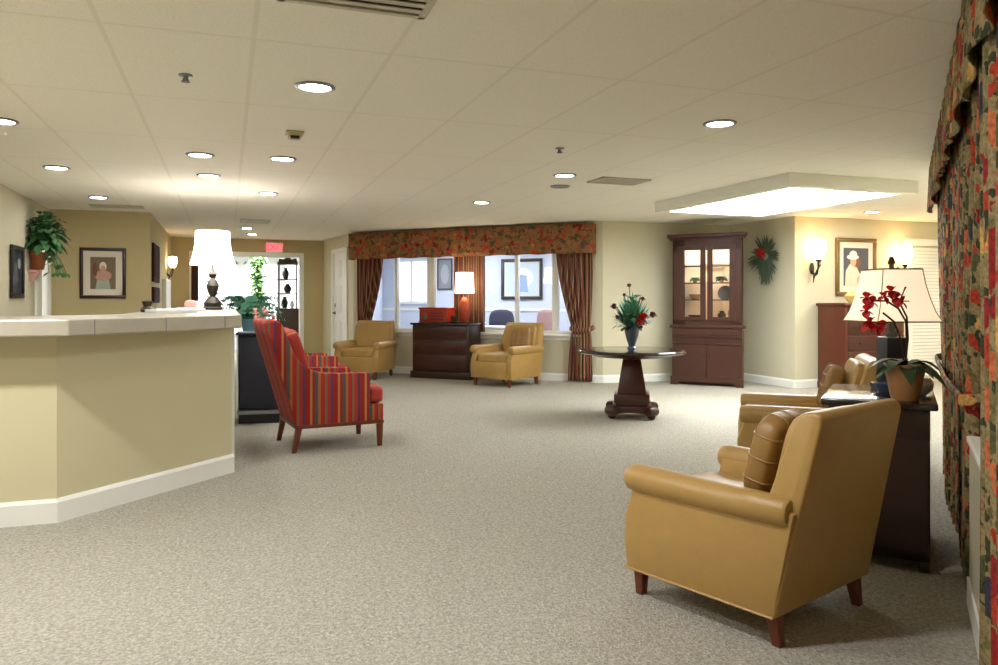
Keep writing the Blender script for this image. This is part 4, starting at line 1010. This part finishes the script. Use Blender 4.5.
# ------------------------------------------------------------------ sunroom behind the opening
wall('wall_sunroom_left',(-1.2,15.32),(-1.2,19.5),side=1,m='white')
wall('wall_sunroom_right',(2.6,19.5),(2.6,15.32),side=1,m='white')
wall('wall_sunroom_back',(-1.3,19.5),(2.7,19.5),side=1,m='white',holes=[(0.4,1.55,0.35,2.15),(1.7,2.5,0.35,2.15),(2.62,3.6,0.35,2.15)])
mb=MB()
for x0,x1 in ((-0.9,0.25),(0.40,1.2),(1.32,2.3)):
    for bx in ((x0,x1,0.35,0.41),(x0,x1,2.09,2.15),(x0,x0+0.05,0.35,2.15),(x1-0.05,x1,0.35,2.15),((x0+x1)/2-0.02,(x0+x1)/2+0.02,0.35,2.15),(x0,x1,1.25,1.29)):
        mb.box(((bx[0]+bx[1])/2,19.5,(bx[2]+bx[3])/2),(bx[1]-bx[0],0.06,bx[3]-bx[2]))
w3=struct('window_3',mb,M['trim'])
for x0,x1 in ((-0.9,0.25),(0.40,1.2),(1.32,2.3)):
    mb=MB(); mb.box(((x0+x1)/2,19.53,1.25),(x1-x0,0.006,1.78)); obj('pane',mb,M['glass'],w3)
tr=thing('potted_tree','tall narrow bright green plant in a blue planter in the sunroom','plant',(0.64,17.4,0),0)
mb=MB(); mb.lathe([(0,0),(0.13,0),(0.16,0.3),(0.13,0.9),(0.15,1.05),(0.13,1.05),(0,0.9)],n=24); obj('planter',mb,M['teal'],tr)
mb=MB(); mb.tube([(0,0,0.9),(0.01,0,1.5),(0,0,2.0)],0.02); obj('trunk',mb,M['legwood'],tr)
mb=MB()
for i in range(420):
    z=rnd.uniform(1.08,2.18); a=rnd.uniform(0,2*PI); mb.leaf((0.05*math.cos(a),0.05*math.sin(a),z),(math.cos(a),math.sin(a),rnd.uniform(0.0,0.9)),0.19,0.09,0.4,4)
obj('foliage',mb,M['green_y'],tr)
eg=thing('etagere','dark display stand of ornaments in the sunroom doorway','shelf',(1.22,16.75,0),R(-5))
mb=MB(); mb.box((0,0,0.55),(0.46,0.4,0.9),0.01); mb.box((0,0,1.02),(0.52,0.44,0.05),0.01); mb.box((0,0,0.06),(0.5,0.42,0.12),0.01); obj('base_cabinet',mb,M['darkwood'],eg)
for sx in (-1,1):
    for sy in (-1,1):
        mb=MB(); mb.tube([(sx*0.18,sy*0.15,1.04),(sx*0.18,sy*0.15,2.0)],0.015,8); obj('post',mb,M['darkwood'],eg)
for z in (1.35,1.65,1.98):
    mb=MB(); mb.box((0,0,z),(0.42,0.36,0.025),0.005); obj('shelf',mb,M['darkwood'],eg)
mb=MB(); mb.prism([(-0.21,2.0),(0.21,2.0),(0.17,2.1),(0.08,2.08),(0,2.16),(-0.08,2.08),(-0.17,2.1)],'y',-0.17,0.17,0.006); obj('crest',mb,M['darkwood'],eg)
TE=frameM(1.22,16.75,R(-5))
for i,(x,z,r,h_,m_,l) in enumerate(((-0.06,1.045,0.07,0.24,'iron','dark vase on the lowest shelf of the sunroom stand'),(0.09,1.045,0.05,0.16,'frost','white jar on the lowest shelf of the sunroom stand'),(0.0,1.363,0.08,0.2,'bronze','bronze pot on the middle shelf of the sunroom stand'),(-0.04,1.663,0.07,0.24,'iron','dark urn on the upper shelf of the sunroom stand'))):
    o=obj('vase',vase_mb(r,h_),M[m_]); o.location=TE @ Vector((x,0,z+0.003)); tag(o,l,'vase','ornaments on the sunroom stand')
mb=MB(); drape(mb,0.0,0.12,1.2,2.04,0,0.015,3,None,nu=40,seed=9); o=obj('window_curtain',mb,M['mahog_t']); o.location=(-0.62,15.15,0); sm=o.modifiers.new('thickness','SOLIDIFY'); sm.thickness=0.005; tag(o,'narrow dark drape at the left of the sunroom opening','curtain')

# ------------------------------------------------------------------ office furniture seen through the window
def offT(x,y,z=0,a=0): return TW @ Matrix.Translation((x,y,z)) @ Matrix.Rotation(a,4,'Z')
def place(o,x,y,z=0,a=0): o.location=(TW @ Vector((x,y,z))); o.rotation_euler=(0,0,AW+a)
od=thing('office_desk','white office desk with papers behind the inner window','desk',(0,0,0)); place(od,2.3,0.70)
mb=MB(); mb.box((0,0,0.765),(1.35,0.65,0.035),0.005); obj('desktop',mb,M['paper'],od)
for s in (-1,1):
    mb=MB(); mb.box((s*0.62,0,0.375),(0.04,0.6,0.745),0.004); obj('side_panel',mb,M['white'],od)
mb=MB(); mb.box((0,0.25,0.5),(1.2,0.02,0.45)); obj('modesty_panel',mb,M['white'],od)
mb=MB()
for i in range(7): mb.box((rnd.uniform(-0.12,0.12),rnd.uniform(-0.08,0.08),0.008+0.012*i),(0.3,0.22,0.011),0.001,M=Matrix.Rotation(rnd.uniform(-0.3,0.3),4,'Z'))
o=obj('paper_stack',mb,M['paper']); place(o,1.95,0.62,0.783); tag(o,'heap of papers on the office desk behind the window','papers')
def office_chair(label,x,y,a,m):
    c_=thing('office_chair',label,'chair',(0,0,0),0,'office chairs behind the window'); place(c_,x,y,0,a)
    mb=MB(); mb.cushion((0,0,0.47),(0.48,0.48,0.09),8,5); obj('seat',mb,m,c_)
    mb=MB(); mb.cushion((0,0.24,0.80),(0.46,0.08,0.50),8,3.2); obj('backrest',mb,m,c_)
    mb=MB(); mb.tube([(0,0.05,0.42),(0,0.26,0.48),(0,0.28,0.7)],0.02,8); mb.lathe([(0.03,0.06),(0.03,0.44)],n=12); obj('column',mb,M['black'],c_)
    for k in range(5):
        mb=MB(); a_=k*2*PI/5; mb.tube([(0,0,0.1),(0.27*math.cos(a_),0.27*math.sin(a_),0.06)],0.018,8); mb.ball((0.27*math.cos(a_),0.27*math.sin(a_),0.03),0.029); obj('leg',mb,M['black'],c_)
    return c_
mauve=mat('mauve_fabric',srgb(176,140,136),0.8,0.1); dblue=mat('dark_blue_fabric',srgb(62,66,92),0.8,0.1)
office_chair('dark office chair at the desk behind the inner window',2.12,1.40,0.3,dblue)
office_chair('mauve office chair against the office back wall',2.75,1.75,-0.2,mauve)
office_chair('dark blue office chair by the right drape of the inner window',3.40,1.05,-1.0,dblue)
op=picture('blue white print in a dark frame on the office back wall',(0,0,0),0,0.86,0.78,M['navy'],0.06,0.03,[flat('art_pale_blue',srgb(200,214,236)),(flat('art_white',srgb(236,240,246)),('e',0.05,0.05,0.3,0.3)),(flat('art_grey_blue',srgb(150,172,206)),[(-0.1,-0.4),(0.2,-0.42),(0.15,0.1),(-0.05,0.15)])]); 
q=offp(2.03,2.59); op.location=(q[0],q[1],1.62); op.rotation_euler=(0,0,AW)
of2=picture('small grey picture beside the office back window',(0,0,0),0,0.34,0.62,M['iron'],0.02,0.0,[flat('art_grey',srgb(140,142,146)),(flat('art_grey2',srgb(170,172,178)),('e',0,0,0.3,0.35))])
q=offp(0.35,2.59); of2.location=(q[0],q[1],1.74); of2.rotation_euler=(0,0,AW)
# glowing sheet on the office wall stands in for daylight at the window
mb=MB(); mb.box((-0.425,-0.012,1.6),(0.76,0.006,0.82),M=TB)
obj('pane',mb,emis('glowing_daylight_pane',(0.86,0.93,1.0,1),1.1),w2,smooth=False)

# ------------------------------------------------------------------ exit sign
ex=thing('exit_sign','red lit exit sign above the sunroom opening','sign',(0.86,15.19,2.225),0)
mb=MB(); mb.box((0,-0.02,0),(0.31,0.035,0.2),0.006); obj('housing',mb,M['trim'],ex)
mb=MB(); mb.box((0,-0.039,0),(0.28,0.004,0.17)); obj('face',mb,M['exit_face'],ex,smooth=False)
cu_=bpy.data.curves.new('lettering','FONT'); cu_.body='EXIT'; cu_.size=0.165; cu_.extrude=0.002; cu_.align_x='CENTER'; cu_.align_y='CENTER'
tmp=bpy.data.objects.new('tmp',cu_); C.objects.link(tmp); dg=bpy.context.evaluated_depsgraph_get(); me=bpy.data.meshes.new_from_object(tmp.evaluated_get(dg)); bpy.data.objects.remove(tmp)
me.materials.clear(); me.materials.append(M['exit_red']); lt=bpy.data.objects.new('lettering',me); C.objects.link(lt); lt.parent=ex; lt.location=(0,-0.044,0); lt.rotation_euler=(PI/2,0,0); lt['label']='red letters EXIT'

# ------------------------------------------------------------------ ceiling fixtures
def downlight(label,x,y,r=0.085):
    d=thing('downlight',label,'ceiling light',(x,y,H),0,'recessed ceiling downlights')
    mb=MB(); mb.lathe([(r+0.002,-0.001),(r+0.022,-0.001),(r+0.024,-0.006),(r+0.004,-0.014),(r-0.002,-0.01)],n=36,closed=False); obj('trim_ring',mb,M['grey'],d,label='metal trim ring')
    mb=MB(); mb.lathe([(0,-0.003),(r,-0.003),(r,-0.006),(0,-0.008)],n=36); obj('lens',mb,M['lens_dim'] if y < 4.5 else M['lens'],d)
    return d
for l,x,y in (
 ('large round downlight nearest the camera, at upper left centre',0.45,4.22),
 ('large round downlight on the right, beside the floral valance',3.04,4.2),
 ('downlight at the far left edge of the ceiling',-1.38,5.7),
 ('nearer of two downlights in line over the reception counter',-0.2,6.50),
 ('downlight to the right of the two over the reception counter',0.43,6.45),
 ('downlight beside the ceiling vent, left of the skylight box',2.95,6.43),
 ('downlight over the left wall by the hanging plant',-1.40,7.55),
 ('farther of two downlights in line over the reception counter',-0.16,7.55),
 ('downlight in front of the inner window valance',2.84,8.54),
 ('downlight between the skylight box and display cabinet',5.27,8.35),
 ('downlight over the reception lamp, before the hallway',0.42,8.6),
 ('downlight above the framed portrait at left',-1.36,9.57),
 ('downlight at right above the hat picture',7.98,7.75),
 ('nearer of two downlights before the exit sign',0.30,12.9),
 ('farther of two downlights before the exit sign',0.42,14.0)): downlight(l,x,y)
def vent(label,x,y,w,l,n):
    v=thing('ceiling_vent',label,'vent',(x,y,H),0,'ceiling vents')
    mb=MB(); 
    for bx in ((-w/2,w/2,-l/2,-l/2+0.03),(-w/2,w/2,l/2-0.03,l/2),(-w/2,-w/2+0.03,-l/2,l/2),(w/2-0.03,w/2,-l/2,l/2)): mb.box(((bx[0]+bx[1])/2,(bx[2]+bx[3])/2,-0.008),(bx[1]-bx[0],bx[3]-bx[2],0.014),0.003)
    obj('frame',mb,M['ventm'],v)
    mb=MB()
    for k in range(n): mb.box((0,-l/2+0.03+(l-0.06)*(k+0.5)/n,-0.008),(w-0.06,(l-0.06)/n*0.55,0.004),M=Matrix.Identity(4))
    obj('slat',mb,M['ventm'],v)
    mb=MB(); mb.box((0,0,-0.002),(w-0.05,l-0.05,0.003)); obj('duct_shade_sheet',mb,M['iron'],v,label='dark sheet standing in for shade behind the slats')  # solid dark backing gives the shade between the slats
M['ventm']=mat('vent_enamel',srgb(196,190,172),0.5,0.02)
vent('large ceiling vent at the top edge above the nearest downlight',0.47,2.78,0.58,0.5,7)
vent('ceiling vent left of the skylight box',3.58,6.55,0.52,0.34,7)
vent('long ceiling vent over the framed portrait wall',-1.27,10.4,0.6,0.25,5)
vent('ceiling vent before the exit sign',0.39,11.7,0.42,0.35,6)
def sprink(label,x,y):
    s=thing('sprinkler_head',label,'sprinkler',(x,y,H),0,'ceiling sprinkler heads')
    mb=MB(); mb.lathe([(0,-0.001),(0.035,-0.001),(0.033,-0.008),(0.012,-0.012),(0.012,-0.03),(0.0,-0.03)],n=20); obj('body',mb,M['grey'],s)
    mb=MB(); mb.lathe([(0,-0.034),(0.022,-0.034),(0.022,-0.037),(0,-0.037)],n=16); mb.tube([(-0.012,0,-0.02),(-0.012,0,-0.035)],0.003,6); mb.tube([(0.012,0,-0.02),(0.012,0,-0.035)],0.003,6); obj('deflector',mb,M['iron'],s)
sprink('small sprinkler head at upper left of the ceiling',-0.2,4.23)
sprink('small sprinkler head in the middle of the ceiling',2.39,5.3)
sd=thing('smoke_detector','square pale detector on the ceiling below the nearest downlight','detector',(0.44,5.42,H))
mb=MB(); mb.box((0,0,-0.008),(0.12,0.12,0.014),0.004); mb.box((0,0,-0.03),(0.09,0.09,0.035),0.012); obj('case',mb,mat('aged_plastic',srgb(190,184,140),0.5,0.03),sd)
mb=MB(); mb.box((0,-0.03,-0.04),(0.06,0.035,0.02),0.004); obj('sensor',mb,M['iron'],sd)
sp=thing('ceiling_speaker','round grey ceiling speaker beyond the central sprinkler','speaker',(3.19,7.07,H))
mb=MB(); mb.lathe([(0,-0.001),(0.1,-0.001),(0.1,-0.008),(0.085,-0.014),(0,-0.012)],n=32); obj('grille',mb,M['grey'],sp)
# skylight box
sk=thing('skylight_box','large lit skylight box with white frame on the ceiling','ceiling light',(5.575,6.75,H),0)
bx_,by_=1.55,2.30; h_=0.12
mb=MB()
for c_,d_ in (((0,-by_/2+0.06,-h_/2),(bx_,0.12,h_)),((0,by_/2-0.06,-h_/2),(bx_,0.12,h_)),((-bx_/2+0.06,0,-h_/2),(0.12,by_-0.24,h_)),((bx_/2-0.06,0,-h_/2),(0.12,by_-0.24,h_))): mb.box(c_,d_)
obj('frame',mb,M['trim'],sk,smooth=False)
mb=MB(); mb.box((0,0,-h_+0.02),(bx_-0.24,by_-0.24,0.012)); obj('diffuser',mb,M['sky_panel'],sk,smooth=False)

# ------------------------------------------------------------------ light, sky, camera
def area(name,loc,size,power,col=(1,0.95,0.86),rot=(0,0,0),shape='DISK',sy=None):
    l=bpy.data.lights.new(name,'AREA'); l.energy=power; l.color=col; l.shape=shape; l.size=size
    if sy: l.size_y=sy
    o=bpy.data.objects.new(name,l); C.objects.link(o); o.location=loc; o.rotation_euler=rot; return o
for x,y,p_ in ((-1.38,3.4,26),(0.45,2.0,15)):  # unseen lights added to fill the near end, no downlight fixtures here
    area('unseen_fill_lamp',(x,y,H-0.01),0.18,p_,(0.98,0.98,1.0))
area('unseen_fill_lamp',(9.0,6.4,H-0.01),0.2,40);  # unseen ceiling light past the right edge, no fixture modelled
q=offp(1.2,1.3); area('office_fill',(q[0],q[1],H-0.02),0.8,26,(0.84,0.90,1.0)); q=offp(3.6,1.3); area('office_fill',(q[0],q[1],H-0.02),0.8,26,(0.84,0.90,1.0))  # fill lights added to brighten the office, without any fixture
area('sunroom_fill',(0.7,17.3,H-0.02),1.2,70,(0.97,0.98,1.0))  # extra light added to whiten the sunroom, no lamp modelled
w=bpy.data.worlds.new('daylight'); scene.world=w; w.use_nodes=True
nt=w.node_tree; bg=nt.nodes['Background']; sky=nt.nodes.new('ShaderNodeTexSky'); sky.sky_type='HOSEK_WILKIE'; sky.turbidity=4; sky.sun_direction=(0.2,-0.6,0.75)
mixn=nt.nodes.new('ShaderNodeMix'); mixn.data_type='RGBA'; mixn.inputs['Factor'].default_value=0.7; mixn.inputs['B'].default_value=(1,1,1,1)
nt.links.new(sky.outputs['Color'],mixn.inputs['A']); nt.links.new(mixn.outputs['Result'],bg.inputs['Color']); bg.inputs['Strength'].default_value=2.2

cam=bpy.data.cameras.new('camera'); co=bpy.data.objects.new('camera',cam); C.objects.link(co)
co.location=(0,0,1.22); co.rotation_euler=(PI/2,0,R(-19.7))
cam.sensor_width=36; cam.lens=760/998*36; cam.shift_y=-32.5/998; cam.clip_start=0.05; cam.clip_end=200
scene.camera=co
vs=scene.view_settings; vs.view_transform='Standard'; vs.look='None'; vs.exposure=1.18; vs.gamma=1.0; vs.use_curve_mapping=False
cy=scene.cycles; cy.use_denoising=True; cy.max_bounces=8; cy.diffuse_bounces=5; cy.glossy_bounces=3; cy.transparent_max_bounces=10; cy.sample_clamp_indirect=6.0
